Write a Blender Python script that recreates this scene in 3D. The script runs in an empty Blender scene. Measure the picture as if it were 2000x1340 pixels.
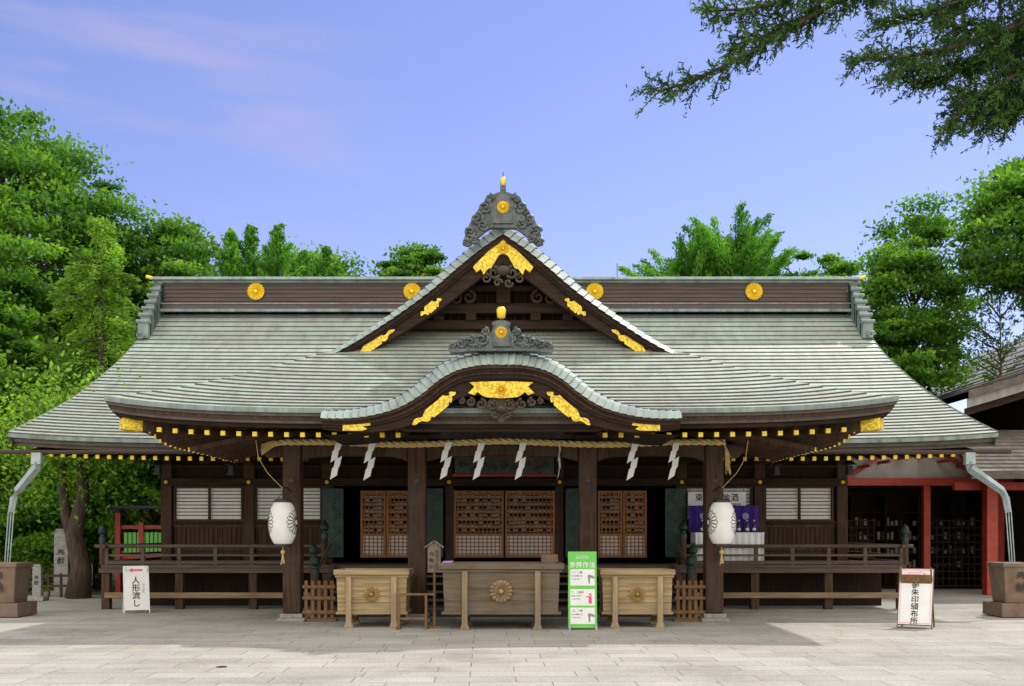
import bpy, math, random, bmesh
import numpy as np
from mathutils import Vector, Matrix
random.seed(7)
S=bpy.context.scene
COL=S.collection
R=random.random
def U(a,b): return a+(b-a)*random.random()
# ------------------------------------------------------------ materials
def newmat(name):
    m=bpy.data.materials.new(name); m.use_nodes=True
    nt=m.node_tree; b=nt.nodes['Principled BSDF']; return m,nt,b
def N(nt,t,**k):
    n=nt.nodes.new(t)
    for a,v in k.items(): setattr(n,a,v)
    return n
def ramp(nt,fac,stops):
    r=N(nt,'ShaderNodeValToRGB'); e=r.color_ramp.elements
    e[0].position,e[0].color=stops[0][0],(*stops[0][1],1)
    e[1].position,e[1].color=stops[-1][0],(*stops[-1][1],1)
    for p,c in stops[1:-1]:
        x=e.new(p); x.color=(*c,1)
    nt.links.new(fac,r.inputs[0]); return r.outputs[0]
def simple(name,c1,c2=None,rough=.7,scale=3,stretch=(1,1,1),metal=0,bump=.2,bscale=None,bdist=.01,detail=6,weather=None,spec=.5):
    m,nt,b=newmat(name)
    c2=c2 or tuple(x*.7 for x in c1)
    tc=N(nt,'ShaderNodeTexCoord'); mp=N(nt,'ShaderNodeMapping'); mp.inputs['Scale'].default_value=stretch
    nt.links.new(tc.outputs['Object'],mp.inputs[0])
    no=N(nt,'ShaderNodeTexNoise'); no.inputs['Scale'].default_value=scale; no.inputs['Detail'].default_value=detail
    nt.links.new(mp.outputs[0],no.inputs['Vector'])
    col=ramp(nt,no.outputs['Fac'],[(.3,c2),(.7,c1)])
    if weather:
        nw=N(nt,'ShaderNodeTexNoise'); nw.inputs['Scale'].default_value=1.7; nw.inputs['Detail'].default_value=8; nw.inputs['Roughness'].default_value=.7
        nt.links.new(tc.outputs['Object'],nw.inputs['Vector'])
        f=ramp(nt,nw.outputs['Fac'],[(.42,(0,0,0)),(.66,(.85,.85,.85))])
        mw=N(nt,'ShaderNodeMix',data_type='RGBA'); nt.links.new(f,mw.inputs[0]); nt.links.new(col,mw.inputs[6]); mw.inputs[7].default_value=(*weather,1); col=mw.outputs[2]
    nt.links.new(col,b.inputs['Base Color'])
    b.inputs['Roughness'].default_value=rough; b.inputs['Metallic'].default_value=metal; b.inputs['Specular IOR Level'].default_value=spec
    if bump:
        n2=N(nt,'ShaderNodeTexNoise'); n2.inputs['Scale'].default_value=bscale or scale*5; n2.inputs['Detail'].default_value=4
        nt.links.new(mp.outputs[0],n2.inputs['Vector'])
        bp=N(nt,'ShaderNodeBump'); bp.inputs['Strength'].default_value=bump; bp.inputs['Distance'].default_value=bdist
        nt.links.new(n2.outputs['Fac'],bp.inputs['Height']); nt.links.new(bp.outputs[0],b.inputs['Normal'])
    return m
def wood(name,c1,c2,axis='z',rough=.8,weather=None):
    st={'z':(9,9,.7),'x':(.7,9,9),'y':(9,.7,9)}[axis]
    return simple(name,c1,c2,rough,2.2,st,bump=.4,bscale=5,bdist=.012,weather=weather,spec=.2)
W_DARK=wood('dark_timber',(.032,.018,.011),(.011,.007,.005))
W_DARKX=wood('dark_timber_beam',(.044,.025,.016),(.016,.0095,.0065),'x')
W_MID=wood('weathered_timber',(.095,.055,.032),(.034,.021,.014))
W_GREY=wood('grey_weathered_rail',(.14,.10,.072),(.055,.04,.03),'x',weather=(.09,.075,.065))
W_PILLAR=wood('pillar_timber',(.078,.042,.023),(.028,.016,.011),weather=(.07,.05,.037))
W_RED=wood('tan_door_timber',(.37,.175,.07),(.20,.09,.036))
W_LIGHT=wood('pale_box_timber',(.44,.32,.165),(.20,.145,.075),'x',weather=(.27,.21,.14))
W_LIGHTZ=wood('pale_box_leg_timber',(.44,.32,.165),(.24,.17,.09),'z',weather=(.28,.22,.15))
W_BRACE=wood('tan_brace_timber',(.32,.215,.115),(.17,.115,.068),'x')
W_BOX=wood('brown_box_timber',(.19,.133,.08),(.085,.06,.04),'x',weather=(.15,.125,.10))
W_BOXL=wood('box_leg_timber',(.31,.225,.135),(.17,.12,.075),weather=(.21,.175,.13))
W_CREST=simple('golden_carved_wood',(.5,.34,.12),(.3,.2,.07),.55,9,bump=.1)
W_CRESTB=simple('muted_carved_wood',(.36,.25,.13),(.22,.15,.08),.6,9,bump=.1)
W_FENCE=wood('fence_timber',(.25,.135,.06),(.12,.066,.032))
VERM=simple('vermilion_paint',(.46,.045,.016),(.28,.026,.012),.5,4,bump=.05)
WHITE=simple('white_paint',(.78,.78,.77),(.70,.70,.69),.6,3,bump=.05)
PAPER=simple('paper',(.78,.77,.73),(.68,.67,.63),.8,5,bump=0)
SLIP=simple('aged_paper',(.36,.31,.24),(.2,.165,.125),.8,5,bump=0)
PLASTER=simple('plaster',(.6,.58,.53),(.45,.43,.39),.9,2,bump=.1)
BLACK=simple('black_lacquer',(.02,.02,.022),(.01,.01,.01),.5,3,bump=0)
STONE=simple('granite',(.34,.33,.3),(.2,.195,.18),.9,12,bump=.3)
DGREEN=simple('bronze_green',(.02,.045,.033),(.01,.02,.015),.45,6,metal=.3,bump=.1)
PGREEN=simple('painted_green_panel',(.025,.06,.042),(.012,.03,.02),.6,5,bump=.1)
PINK=simple('pink_ink',(.75,.07,.2),(.7,.06,.18),.7,bump=0)
INK=simple('black_ink',(.02,.02,.02),(.02,.02,.02),.7,bump=0)
GREEN=simple('green_sign',(.14,.55,.07),(.12,.5,.06),.45,2,bump=0)
PURPLE=simple('purple_cloth',(.05,.01,.26),(.02,.005,.13),.8,6,bump=.2)
LILAC=simple('faded_crest_print',(.35,.32,.5),(.25,.22,.42),.8,6,bump=0)
STRAW=simple('straw_rope',(.66,.5,.2),(.42,.3,.11),.9,14,bump=.6)
LAMPSTEEL=simple('painted_steel',(.36,.42,.41),(.22,.27,.27),.45,5,metal=.2,bump=.05)
BARK=simple('bark',(.095,.066,.042),(.033,.024,.017),.95,4,(3,3,.7),bump=1,bscale=10,bdist=.04)
BRONZE=simple('rusted_bronze',(.22,.13,.075),(.11,.068,.043),.6,4,bump=.3,weather=(.13,.11,.09))
def goldmat():
    m,nt,b=newmat('gilded_metal')
    tc=N(nt,'ShaderNodeTexCoord')
    v=N(nt,'ShaderNodeTexVoronoi'); v.inputs['Scale'].default_value=24; v.feature='SMOOTH_F1'
    nt.links.new(tc.outputs['Object'],v.inputs['Vector'])
    c=ramp(nt,v.outputs['Distance'],[(.2,(.95,.70,.05)),(.62,(.52,.33,.02))])
    nt.links.new(c,b.inputs['Base Color']); b.inputs['Metallic'].default_value=.25; b.inputs['Roughness'].default_value=.4
    bp=N(nt,'ShaderNodeBump'); bp.inputs['Strength'].default_value=.35; bp.inputs['Distance'].default_value=.01
    nt.links.new(v.outputs['Distance'],bp.inputs['Height']); nt.links.new(bp.outputs[0],b.inputs['Normal'])
    return m
GOLD=goldmat()
GOLDS=simple('gilded_crest',(.95,.70,.05),(.8,.54,.03),.35,5,metal=.25,bump=0)
def roofmat(name,a,bc,stain,seam=True,bw=1.2):
    m,nt,b=newmat(name)
    tc=N(nt,'ShaderNodeTexCoord'); L=nt.links.new
    mp=N(nt,'ShaderNodeMapping'); mp.inputs['Scale'].default_value=(2.0,.7,.7); L(tc.outputs['Object'],mp.inputs[0])
    n1=N(nt,'ShaderNodeTexNoise'); n1.inputs['Scale'].default_value=1.8; n1.inputs['Detail'].default_value=9; n1.inputs['Roughness'].default_value=.65
    L(mp.outputs[0],n1.inputs['Vector'])
    n2=N(nt,'ShaderNodeTexNoise'); n2.inputs['Scale'].default_value=.45; n2.inputs['Detail'].default_value=5; L(tc.outputs['Object'],n2.inputs['Vector'])
    c1=ramp(nt,n1.outputs['Fac'],[(.26,stain),(.42,a),(.68,bc)])
    c2=ramp(nt,n2.outputs['Fac'],[(.35,(.95,.92,.89)),(.65,(1.0,1.04,1.0))])
    mx=N(nt,'ShaderNodeMix',data_type='RGBA',blend_type='MULTIPLY'); mx.inputs[0].default_value=1
    L(c1,mx.inputs[6]); L(c2,mx.inputs[7]); out=mx.outputs[2]
    if seam:
        br=N(nt,'ShaderNodeTexBrick'); br.inputs['Scale'].default_value=1; br.inputs['Brick Width'].default_value=bw; br.inputs['Row Height'].default_value=1
        br.inputs['Mortar Size'].default_value=.006; br.inputs['Color1'].default_value=(.96,.96,.96,1); br.inputs['Color2'].default_value=(1.03,1.03,1.03,1); br.inputs['Mortar'].default_value=(.75,.73,.71,1)
        L(tc.outputs['UV'],br.inputs['Vector'])
        m2=N(nt,'ShaderNodeMix',data_type='RGBA',blend_type='MULTIPLY'); m2.inputs[0].default_value=1
        L(out,m2.inputs[6]); L(br.outputs['Color'],m2.inputs[7]); out=m2.outputs[2]
    L(out,b.inputs['Base Color']); b.inputs['Roughness'].default_value=.5; b.inputs['Metallic'].default_value=.05
    bp=N(nt,'ShaderNodeBump'); bp.inputs['Strength'].default_value=.2; bp.inputs['Distance'].default_value=.015
    L(n1.outputs['Fac'],bp.inputs['Height']); L(bp.outputs[0],b.inputs['Normal'])
    return m
COPPER=roofmat('weathered_copper_roof',(.30,.35,.30),(.39,.455,.40),(.235,.235,.195))
COPPERV=roofmat('verdigris_copper',(.22,.275,.26),(.34,.415,.39),(.13,.12,.105),seam=False)
COPPERD=roofmat('dull_ridge_copper',(.14,.175,.17),(.25,.31,.30),(.08,.075,.065),seam=False)
RISER=simple('copper_course_edge',(.10,.08,.06),(.05,.04,.03),.6,5,(1,1,1),bump=0)
RIDGEM=simple('brown_copper_ridge',(.085,.052,.039),(.038,.025,.02),.5,2,(.5,6,6),bump=.2)
CARVE=simple('grey_bronze_carving',(.12,.14,.135),(.04,.045,.043),.45,7,metal=.1,bump=.4)
CARVEW=simple('carved_dark_timber',(.08,.056,.042),(.03,.022,.017),.7,7,bump=.5)
def groundmat():
    m,nt,b=newmat('stone_paving'); L=nt.links.new
    tc=N(nt,'ShaderNodeTexCoord')
    br=N(nt,'ShaderNodeTexBrick'); br.inputs['Scale'].default_value=1; br.inputs['Brick Width'].default_value=1.05; br.inputs['Row Height'].default_value=.5
    br.inputs['Mortar Size'].default_value=.008; br.offset=.43; br.offset_frequency=2; br.squash=1.35; br.squash_frequency=3; br.inputs['Bias'].default_value=-.1
    br.inputs['Color1'].default_value=(.345,.33,.29,1); br.inputs['Color2'].default_value=(.42,.405,.36,1); br.inputs['Mortar'].default_value=(.17,.16,.125,1)
    mp=N(nt,'ShaderNodeMapping'); mp.inputs['Rotation'].default_value=(0,0,math.radians(-1.5)); L(tc.outputs['Object'],mp.inputs[0])
    L(mp.outputs[0],br.inputs['Vector'])
    n=N(nt,'ShaderNodeTexNoise'); n.inputs['Scale'].default_value=.55; n.inputs['Detail'].default_value=9; n.inputs['Roughness'].default_value=.7; L(tc.outputs['Object'],n.inputs['Vector'])
    c=ramp(nt,n.outputs['Fac'],[(.32,(.72,.71,.66)),(.52,(1,1,.98)),(.75,(1.13,1.11,1.05))])
    n3=N(nt,'ShaderNodeTexNoise'); n3.inputs['Scale'].default_value=22; n3.inputs['Detail'].default_value=5; L(tc.outputs['Object'],n3.inputs['Vector'])
    c3=ramp(nt,n3.outputs['Fac'],[(.35,(.82,.82,.82)),(.6,(1.07,1.07,1.07))])
    m1=N(nt,'ShaderNodeMix',data_type='RGBA',blend_type='MULTIPLY'); m1.inputs[0].default_value=1; L(br.outputs['Color'],m1.inputs[6]); L(c,m1.inputs[7])
    m2=N(nt,'ShaderNodeMix',data_type='RGBA',blend_type='MULTIPLY'); m2.inputs[0].default_value=1; L(m1.outputs[2],m2.inputs[6]); L(c3,m2.inputs[7])
    L(m2.outputs[2],b.inputs['Base Color']); b.inputs['Roughness'].default_value=.85
    bp=N(nt,'ShaderNodeBump'); bp.inputs['Strength'].default_value=.5; bp.inputs['Distance'].default_value=.01
    L(br.outputs['Fac'],bp.inputs['Height']); bp.invert=True; L(bp.outputs[0],b.inputs['Normal'])
    return m
def leafmat(name,dark,mid,light,trans=.45):
    m,nt,b=newmat(name); L=nt.links.new
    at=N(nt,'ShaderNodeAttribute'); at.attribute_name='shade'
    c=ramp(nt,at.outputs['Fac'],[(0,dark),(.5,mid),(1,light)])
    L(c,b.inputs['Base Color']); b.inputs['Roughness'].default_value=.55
    b.inputs['Specular IOR Level'].default_value=.25
    tr=N(nt,'ShaderNodeBsdfTranslucent'); 
    mm=N(nt,'ShaderNodeMix',data_type='RGBA',blend_type='MULTIPLY'); mm.inputs[0].default_value=1; L(c,mm.inputs[6]); mm.inputs[7].default_value=(1.35,1.45,.7,1)
    L(mm.outputs[2],tr.inputs['Color'])
    ms=N(nt,'ShaderNodeMixShader'); ms.inputs[0].default_value=trans
    L(b.outputs[0],ms.inputs[1]); L(tr.outputs[0],ms.inputs[2]); L(ms.outputs[0],nt.nodes['Material Output'].inputs[0])
    return m
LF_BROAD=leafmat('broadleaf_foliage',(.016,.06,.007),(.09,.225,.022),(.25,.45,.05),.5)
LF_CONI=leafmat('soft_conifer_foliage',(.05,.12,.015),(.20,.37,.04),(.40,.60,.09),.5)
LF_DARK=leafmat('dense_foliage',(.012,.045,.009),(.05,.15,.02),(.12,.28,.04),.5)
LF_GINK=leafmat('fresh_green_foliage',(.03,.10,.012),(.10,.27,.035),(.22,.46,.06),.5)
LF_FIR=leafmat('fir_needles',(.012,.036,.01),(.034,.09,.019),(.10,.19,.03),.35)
# ------------------------------------------------------------ geometry
ROOT={}
class G:
    def __init__(s): s.v=[];s.f=[];s.m=[];s.uv=[]
    def add(s,vs,fs,mi=0,uvs=None):
        o=len(s.v); s.v+=[tuple(v) for v in vs]
        for i,f in enumerate(fs):
            s.f.append(tuple(o+j for j in f)); s.m.append(mi); s.uv.append(uvs[i] if uvs else None)
        return s
    def box(s,c,d,rot=None,mi=0,taper=1):
        x,y,z=d[0]/2,d[1]/2,d[2]/2
        p=[Vector((a*x*(taper if cc<0 else 1),b*y*(taper if cc<0 else 1),cc*z)) for cc in(-1,1) for a,b in((-1,-1),(1,-1),(1,1),(-1,1))]
        if rot: p=[rot@q for q in p]
        c=Vector(c)
        return s.add([q+c for q in p],[(3,2,1,0),(4,5,6,7),(0,1,5,4),(1,2,6,5),(2,3,7,6),(3,0,4,7)],mi)
    def bb(s,x0,x1,y0,y1,z0,z1,mi=0):
        return s.box(((x0+x1)/2,(y0+y1)/2,(z0+z1)/2),(abs(x1-x0),abs(y1-y0),abs(z1-z0)),None,mi)
    def beam(s,p,q,w,h,mi=0):
        p,q=Vector(p),Vector(q); d=q-p; L=d.length; d.normalize()
        up=Vector((0,0,1)) if abs(d.z)<.95 else Vector((0,1,0))
        sx=d.cross(up).normalized(); u=sx.cross(d)
        vs=[]
        for e in(p,q):
            for a,b in((-1,-1),(1,-1),(1,1),(-1,1)): vs.append(e+sx*a*w/2+u*b*h/2)
        return s.add(vs,[(3,2,1,0),(4,5,6,7),(0,1,5,4),(1,2,6,5),(2,3,7,6),(3,0,4,7)],mi)
    def tube(s,path,rad,n=8,mi=0,caps=True):
        path=[Vector(p) for p in path]
        if not hasattr(rad,'__len__'): rad=[rad]*len(path)
        vs=[];ref=Vector((0,0,1))
        for i,p in enumerate(path):
            d=(path[min(i+1,len(path)-1)]-path[max(i-1,0)]).normalized()
            r=ref if abs(d.dot(ref))<.9 else Vector((0,1,0))
            a=d.cross(r).normalized(); b=a.cross(d)
            for k in range(n):
                t=2*math.pi*k/n; vs.append(p+(a*math.cos(t)+b*math.sin(t))*rad[i])
        fs=[]
        for i in range(len(path)-1):
            for k in range(n): fs.append((i*n+k,i*n+(k+1)%n,(i+1)*n+(k+1)%n,(i+1)*n+k))
        if caps: fs+= [tuple(range(n))[::-1],tuple(range((len(path)-1)*n,len(path)*n))]
        return s.add(vs,fs,mi)
    def lathe(s,prof,c,n=16,mi=0):
        c=Vector(c); vs=[]
        for r,z in prof:
            for k in range(n):
                t=2*math.pi*k/n; vs.append(c+Vector((r*math.cos(t),r*math.sin(t),z)))
        fs=[]
        for i in range(len(prof)-1):
            for k in range(n): fs.append((i*n+k,i*n+(k+1)%n,(i+1)*n+(k+1)%n,(i+1)*n+k))
        fs+=[tuple(range(n))[::-1],tuple(range((len(prof)-1)*n,len(prof)*n))]
        return s.add(vs,fs,mi)
    def prism(s,poly,y0,y1,mi=0):
        n=len(poly)
        vs=[(x,y0,z) for x,z in poly]+[(x,y1,z) for x,z in poly]
        fs=[tuple(range(n)),tuple(range(n,2*n))[::-1]]+[(i,i+n,(i+1)%n+n,(i+1)%n) for i in range(n)]
        return s.add(vs,fs,mi)
    def strip(s,A,B,y0,y1,mi=0):
        n=len(A); vs=[(a[0],y0,a[1]) for a in A]+[(b[0],y0,b[1]) for b in B]+[(a[0],y1,a[1]) for a in A]+[(b[0],y1,b[1]) for b in B]
        fs=[]
        for i in range(n-1):
            fs+=[(i,i+1,n+i+1,n+i),(2*n+i+1,2*n+i,3*n+i,3*n+i+1),(i,2*n+i,2*n+i+1,i+1),(n+i,n+i+1,3*n+i+1,3*n+i)]
        fs+=[(0,n,3*n,2*n),(n-1,3*n-1,4*n-1,2*n-1)]
        return s.add(vs,fs,mi)
    def crest(s,c,r,mi=0,th=.04,petals=16):
        cx,cy,cz=c
        for k in range(petals):
            a=2*math.pi*k/petals; ca,sa=math.cos(a),math.sin(a); hw=math.pi/petals*.88
            pts=[(.2,-.035,0),(.2,.035,0),(.84,-.84*hw,0),(.84,.84*hw,0),(.95,-.11,0),(.95,.11,0),(1,0,0),(.3,0,.6),(.82,0,1),(.94,0,.7)]
            P=[(cx+(x*ca-y*sa)*r,cy-h*th,cz+(x*sa+y*ca)*r) for x,y,h in pts]
            s.add(P,[(0,7,1),(0,2,8,7),(1,7,8,3),(2,4,9,8),(3,8,9,5),(4,6,9),(5,9,6)],mi)
        n=24
        s.add([(cx+.93*r*math.cos(2*math.pi*k/n),cy+th*.15,cz+.93*r*math.sin(2*math.pi*k/n)) for k in range(n)],[tuple(range(n))],mi)
        pr=[(.2,0),(.2,.9),(.14,1.15),(0.02,1.2)]
        vs=[];m=12
        for q,h in pr:
            for k in range(m): vs.append((cx+q*r*math.cos(2*math.pi*k/m),cy-h*th,cz+q*r*math.sin(2*math.pi*k/m)))
        s.add(vs,[(i*m+k,i*m+(k+1)%m,(i+1)*m+(k+1)%m,(i+1)*m+k) for i in range(3) for k in range(m)]+[tuple(range(3*m,4*m))],mi)
        return s
    def curl(s,c,r,turns=1.6,start=0,sgn=1,th=.05,mi=0,n=26):
        P=[];Rr=[]
        for i in range(n):
            t=i/(n-1); a=start+sgn*turns*2*math.pi*t; rr=r*(1-.85*t)
            P.append((c[0]+rr*math.cos(a),c[1]-.04*t,c[2]+rr*math.sin(a))); Rr.append(th*(1-.45*t))
        return s.tube(P,Rr,7,mi)
    def make(s,name,mats,parent=None,world=False,smooth=False,bevel=0,label=None,fixn=True):
        if not isinstance(mats,(list,tuple)): mats=[mats]
        me=bpy.data.meshes.new(name); v=s.v
        off=ROOT.get(parent) if parent else None
        if world and off: v=[(a-off[0],b-off[1],c-off[2]) for a,b,c in v]
        me.from_pydata(v,[],s.f)
        for m in mats: me.materials.append(m)
        me.polygons.foreach_set('material_index',s.m)
        if any(u for u in s.uv):
            l=me.uv_layers.new(name='UVMap'); i=0
            for f,u in zip(s.f,s.uv):
                for k in range(len(f)):
                    if u: l.data[i].uv=u[k]
                    i+=1
        if smooth: me.polygons.foreach_set('use_smooth',[True]*len(s.f))
        me.update()
        o=bpy.data.objects.new(name,me); COL.objects.link(o)
        if fixn:
            bm=bmesh.new(); bm.from_mesh(me); bmesh.ops.recalc_face_normals(bm,faces=bm.faces); bm.to_mesh(me); bm.free()
        if bevel:
            b=o.modifiers.new('bevel','BEVEL'); b.width=bevel; b.segments=2; b.limit_method='ANGLE'; b.angle_limit=.6
        if parent: o.parent=parent
        if parent in ROOT: ROOT[o]=ROOT[parent]
        if label: o['label']=label
        return o
def each(name,boxes,mat,parent,bevel=.012):
    for b in boxes:
        g=G(); g.bb(*b); g.make(name,mat,parent,True,bevel=bevel)
def thing(name,loc,label,cat,group=None,kind=None,rotz=0):
    e=bpy.data.objects.new(name,None); e.location=loc; e.rotation_euler=(0,0,rotz); e.empty_display_size=.3; COL.objects.link(e)
    e['label']=label; e['category']=cat
    if group: e['group']=group
    if kind: e['kind']=kind
    ROOT[e]=tuple(loc); return e
def text(body,size,mat,parent,loc,name='lettering',line=1.0,char=1.0,align='CENTER',rotz=0,bold=.012):
    c=bpy.data.curves.new('t','FONT'); c.body=body; c.size=size; c.align_x=align; c.align_y='CENTER'; c.space_line=line; c.space_character=char; c.offset=size*bold
    c.resolution_u=3
    o=bpy.data.objects.new('t',c); COL.objects.link(o); bpy.context.view_layer.update()
    dg=bpy.context.evaluated_depsgraph_get(); me=bpy.data.meshes.new_from_object(o.evaluated_get(dg))
    bpy.data.objects.remove(o)
    me.materials.clear(); me.materials.append(mat); me.name=name
    # centre the lettering on its own bounds
    if len(me.vertices):
        ys=[v.co.y for v in me.vertices]; my=(max(ys)+min(ys))/2
        for v in me.vertices: v.co.y-=my
    q=bpy.data.objects.new(name,me); COL.objects.link(q); q.location=loc; q.rotation_euler=(math.pi/2,0,rotz); q.parent=parent
    return q
def copy_thing(e,loc,rotz=None,**props):
    kids=[o for o in bpy.data.objects if o.parent==e]
    n=e.copy(); n.location=loc; COL.objects.link(n)
    if rotz is not None: n.rotation_euler=(0,0,rotz)
    for k,v in props.items(): n[k]=v
    for k in kids:
        sub=[o for o in bpy.data.objects if o.parent==k]
        c=k.copy(); COL.objects.link(c); c.parent=n
        for q in sub:
            d=q.copy(); COL.objects.link(d); d.parent=c
    return n
def interp(pts,x):
    for (a,b),(c,d) in zip(pts,pts[1:]):
        if x<=c: return b+(d-b)*(x-a)/(c-a)
    (a,b),(c,d)=pts[-2:]; return b+(d-b)*(x-a)/(c-a)
def smoothcurve(pts,n):
    P=[Vector(p) for p in pts]; P=[2*P[0]-P[1]]+P+[2*P[-1]-P[-2]]; out=[]
    for i in range(1,len(P)-2):
        for k in range(16):
            t=k/16; a,b,c,d=P[i-1],P[i],P[i+1],P[i+2]
            out.append(.5*((2*b)+(c-a)*t+(2*a-5*b+4*c-d)*t*t+(3*b-a-3*c+d)*t**3))
    out.append(P[-2])
    L=[0]
    for a,b in zip(out,out[1:]): L.append(L[-1]+(b-a).length)
    res=[]
    for i in range(n+1):
        s=L[-1]*i/n; j=0
        while j<len(L)-2 and L[j+1]<s: j+=1
        f=(s-L[j])/(L[j+1]-L[j]) if L[j+1]>L[j] else 0
        res.append(tuple(out[j].lerp(out[j+1],min(1,f))))
    return res
def offs(C,h):
    out=[];n=len(C)
    for i,(x,z) in enumerate(C):
        a=C[max(0,i-1)];b=C[min(n-1,i+1)]; tx,tz=b[0]-a[0],b[1]-a[1]; l=math.hypot(tx,tz); nx,nz=tz/l,-tx/l
        hh=h(x) if callable(h) else h
        X,Z=x+nx*hh,z+nz*hh
        if x<-1e-4: X=min(X,0)
        elif x>1e-4: X=max(X,0)
        out.append((X,Z))
    return out
# ------------------------------------------------------------ ground
g=G(); g.add([(-300,-40,0),(300,-40,0),(300,500,0),(-300,500,0)],[(0,1,2,3)])
gr=g.make('ground',groundmat()); gr['kind']='structure'; gr['label']='pale rectangular stone paving of the shrine forecourt'; gr['category']='ground'
g=G()
SOIL=simple('soil',(.12,.1,.06),(.06,.06,.03),.95,2,bump=.4)
g.add([(-120,31,.004),(-9.5,31,.004),(-9.5,34,.004),(12,60,.004),(120,60,.004),(120,300,.004),(-120,300,.004)],[tuple(range(7))])
o=g.make('earth_bank',SOIL); o['kind']='structure'; o['label']='bare shaded earth under the trees beyond the paving'; o['category']='ground'
# ------------------------------------------------------------ SHRINE
SH=thing('shrine_building',(0,27,0),'wide timber shrine hall with layered green copper roof and gilded fittings','shrine')
MP=[(23.6,4.02),(24.6,4.37),(25.8,4.82),(27.1,5.34),(28.3,5.9),(29.6,6.56),(30.9,7.28),(32,8.05),(33.1,8.98),(33.6,9.4)]
MPs=smoothcurve(MP[:-1],36)
HW=11.4
def zmain(y): return interp(MPs,y)
def courses(g,rows,lift,n):
    for i in range(len(rows)-1):
        A,B=rows[i],rows[i+1]
        for k in range(len(A)-1):
            a0,a1,b0,b1=[Vector(p) for p in(A[k],A[k+1],B[k],B[k+1])]
            u=Vector((0,0,lift)); e=Vector((0,0,.004)); ux=.37*i
            g.add([a0+u,a1+u,b1+e,b0+e],[(0,1,2,3)],0,[[(a0.x+ux+50,i),(a1.x+ux+50,i),(b1.x+ux+50,i+.98),(b0.x+ux+50,i+.98)]])
            g.add([a0-Vector((0,0,.01)),a1-Vector((0,0,.01)),a1+u,a0+u],[(0,1,2,3)],1)
g=G()
rows=[]
NX=40
for (y,z) in MPs:
    t=(y-23.6)/9.5
    rows.append([(HW*(-1+2*k/NX),y,z+.16*abs(-1+2*k/NX)**6*(1-t)) for k in range(NX+1)])
courses(g,rows,.042,NX)
for i in range(len(MPs)-1):
    (y0,z0),(y1,z1)=MPs[i],MPs[i+1]
    g.add([(-HW,66.2-y0,z0),(HW,66.2-y0,z0),(HW,66.2-y1,z1),(-HW,66.2-y1,z1)],[(0,1,2,3)],0)
for s in(-1,1):
    for i in range(len(MPs)-1):
        (y0,z0),(y1,z1)=MPs[i],MPs[i+1]; t0=.16*(1-(y0-23.6)/9.5); t1=.16*(1-(y1-23.6)/9.5)
        for a,b,mi,x0,x1 in((.06,-.12,0,1.0,1.0),(-.12,-.28,1,1-.006,1-.006)):
            g.add([(s*HW*x0,y0,z0+t0+a),(s*HW*x1,y1,z1+t1+a),(s*HW*x1,y1,z1+t1+b),(s*HW*x0,y0,z0+t0+b)],[(0,1,2,3)],mi)
            g.add([(s*HW*x0,66.2-y0,z0+a),(s*HW*x1,66.2-y1,z1+a),(s*HW*x1,66.2-y1,z1+b),(s*HW*x0,66.2-y0,z0+b)],[(0,1,2,3)],mi)
mroof=g.make('main_roof',[COPPER,RISER],SH,True,fixn=False)
g=G()
for k in range(NX):
    u0,u1=-1+2*k/NX,-1+2*(k+1)/NX; z0=4.02+.16*abs(u0)**6; z1=4.02+.16*abs(u1)**6
    for a,b,y,mi in((.0,-.08,23.58,0),(-.08,-.17,23.66,1),(-.17,-.25,23.74,1)):
        g.add([(u0*HW,y,z0+a),(u1*HW,y,z1+a),(u1*HW,y,z1+b),(u0*HW,y,z0+b),(u1*HW,y+.12,z1+b),(u0*HW,y+.12,z0+b)],[(0,1,2,3),(3,2,4,5)],mi)
    g.add([(u0*HW,23.58,z0),(u1*HW,23.58,z1),(u1*HW,23.7,z1+.05),(u0*HW,23.7,z0+.05)],[(0,1,2,3)],0)
    g.add([(u0*HW,23.8,z0-.25),(u1*HW,23.8,z1-.25),(u1*HW,27.5,4.85),(u0*HW,27.5,4.85)],[(0,1,2,3)],2)
    g.add([(u0*HW,27.5,4.85),(u1*HW,27.5,4.85),(u1*HW,39,4.85),(u0*HW,39,4.85)],[(0,1,2,3)],2)
g.make('eave_edge',[COPPERD,RISER,W_DARKX],mroof,True,fixn=False)
g=G();gc=G(); x=-11.1
while x<11.15:
    if abs(x)>4.6:
        zz=.16*abs(x/HW)**6
        g.beam((x,23.95,3.62+zz),(x,27,4.45),.09,.11); gc.bb(x-.042,x+.042,23.9,23.96,3.57+zz,3.66+zz)
    x+=.27
o=g.make('rafters',W_MID,mroof,True); o['kind']='stuff'; o=gc.make('rafter_caps',GOLDS,mroof,True); o['kind']='stuff'
for s,x0,x1 in((-1,-11.5,-7.1),(1,7.1,11.6)):
    g=G(); P=[];n=8
    prof=[(.09*math.cos(math.pi+math.pi*k/n),.09*math.sin(math.pi+math.pi*k/n)) for k in range(n+1)]
    for xx in(x0,x1): P+= [(xx,23.45+a,3.78+b) for a,b in prof]
    g.add(P,[(k,k+1,n+1+k+1,n+1+k) for k in range(n)]+[tuple(range(n+1)),tuple(range(n+1,2*n+2))])
    g.make('gutter',RIDGEM,mroof,True,fixn=False)
g=G()
g.bb(-11.0,11.0,32.75,33.45,8.95,9.24,0); g.bb(-10.95,10.95,32.85,33.35,9.24,9.95,0)
for i in range(5): g.bb(-10.97,10.97,32.82,33.38,9.31+i*.125,9.36+i*.125,0)
g.bb(-11.05,11.05,32.68,33.5,8.95,9.04,1); g.bb(-11.03,11.03,32.72,33.48,9.2,9.24,1)
ridge=g.make('roof_ridge',[RIDGEM,COPPERD],SH,True,bevel=.01)
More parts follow.
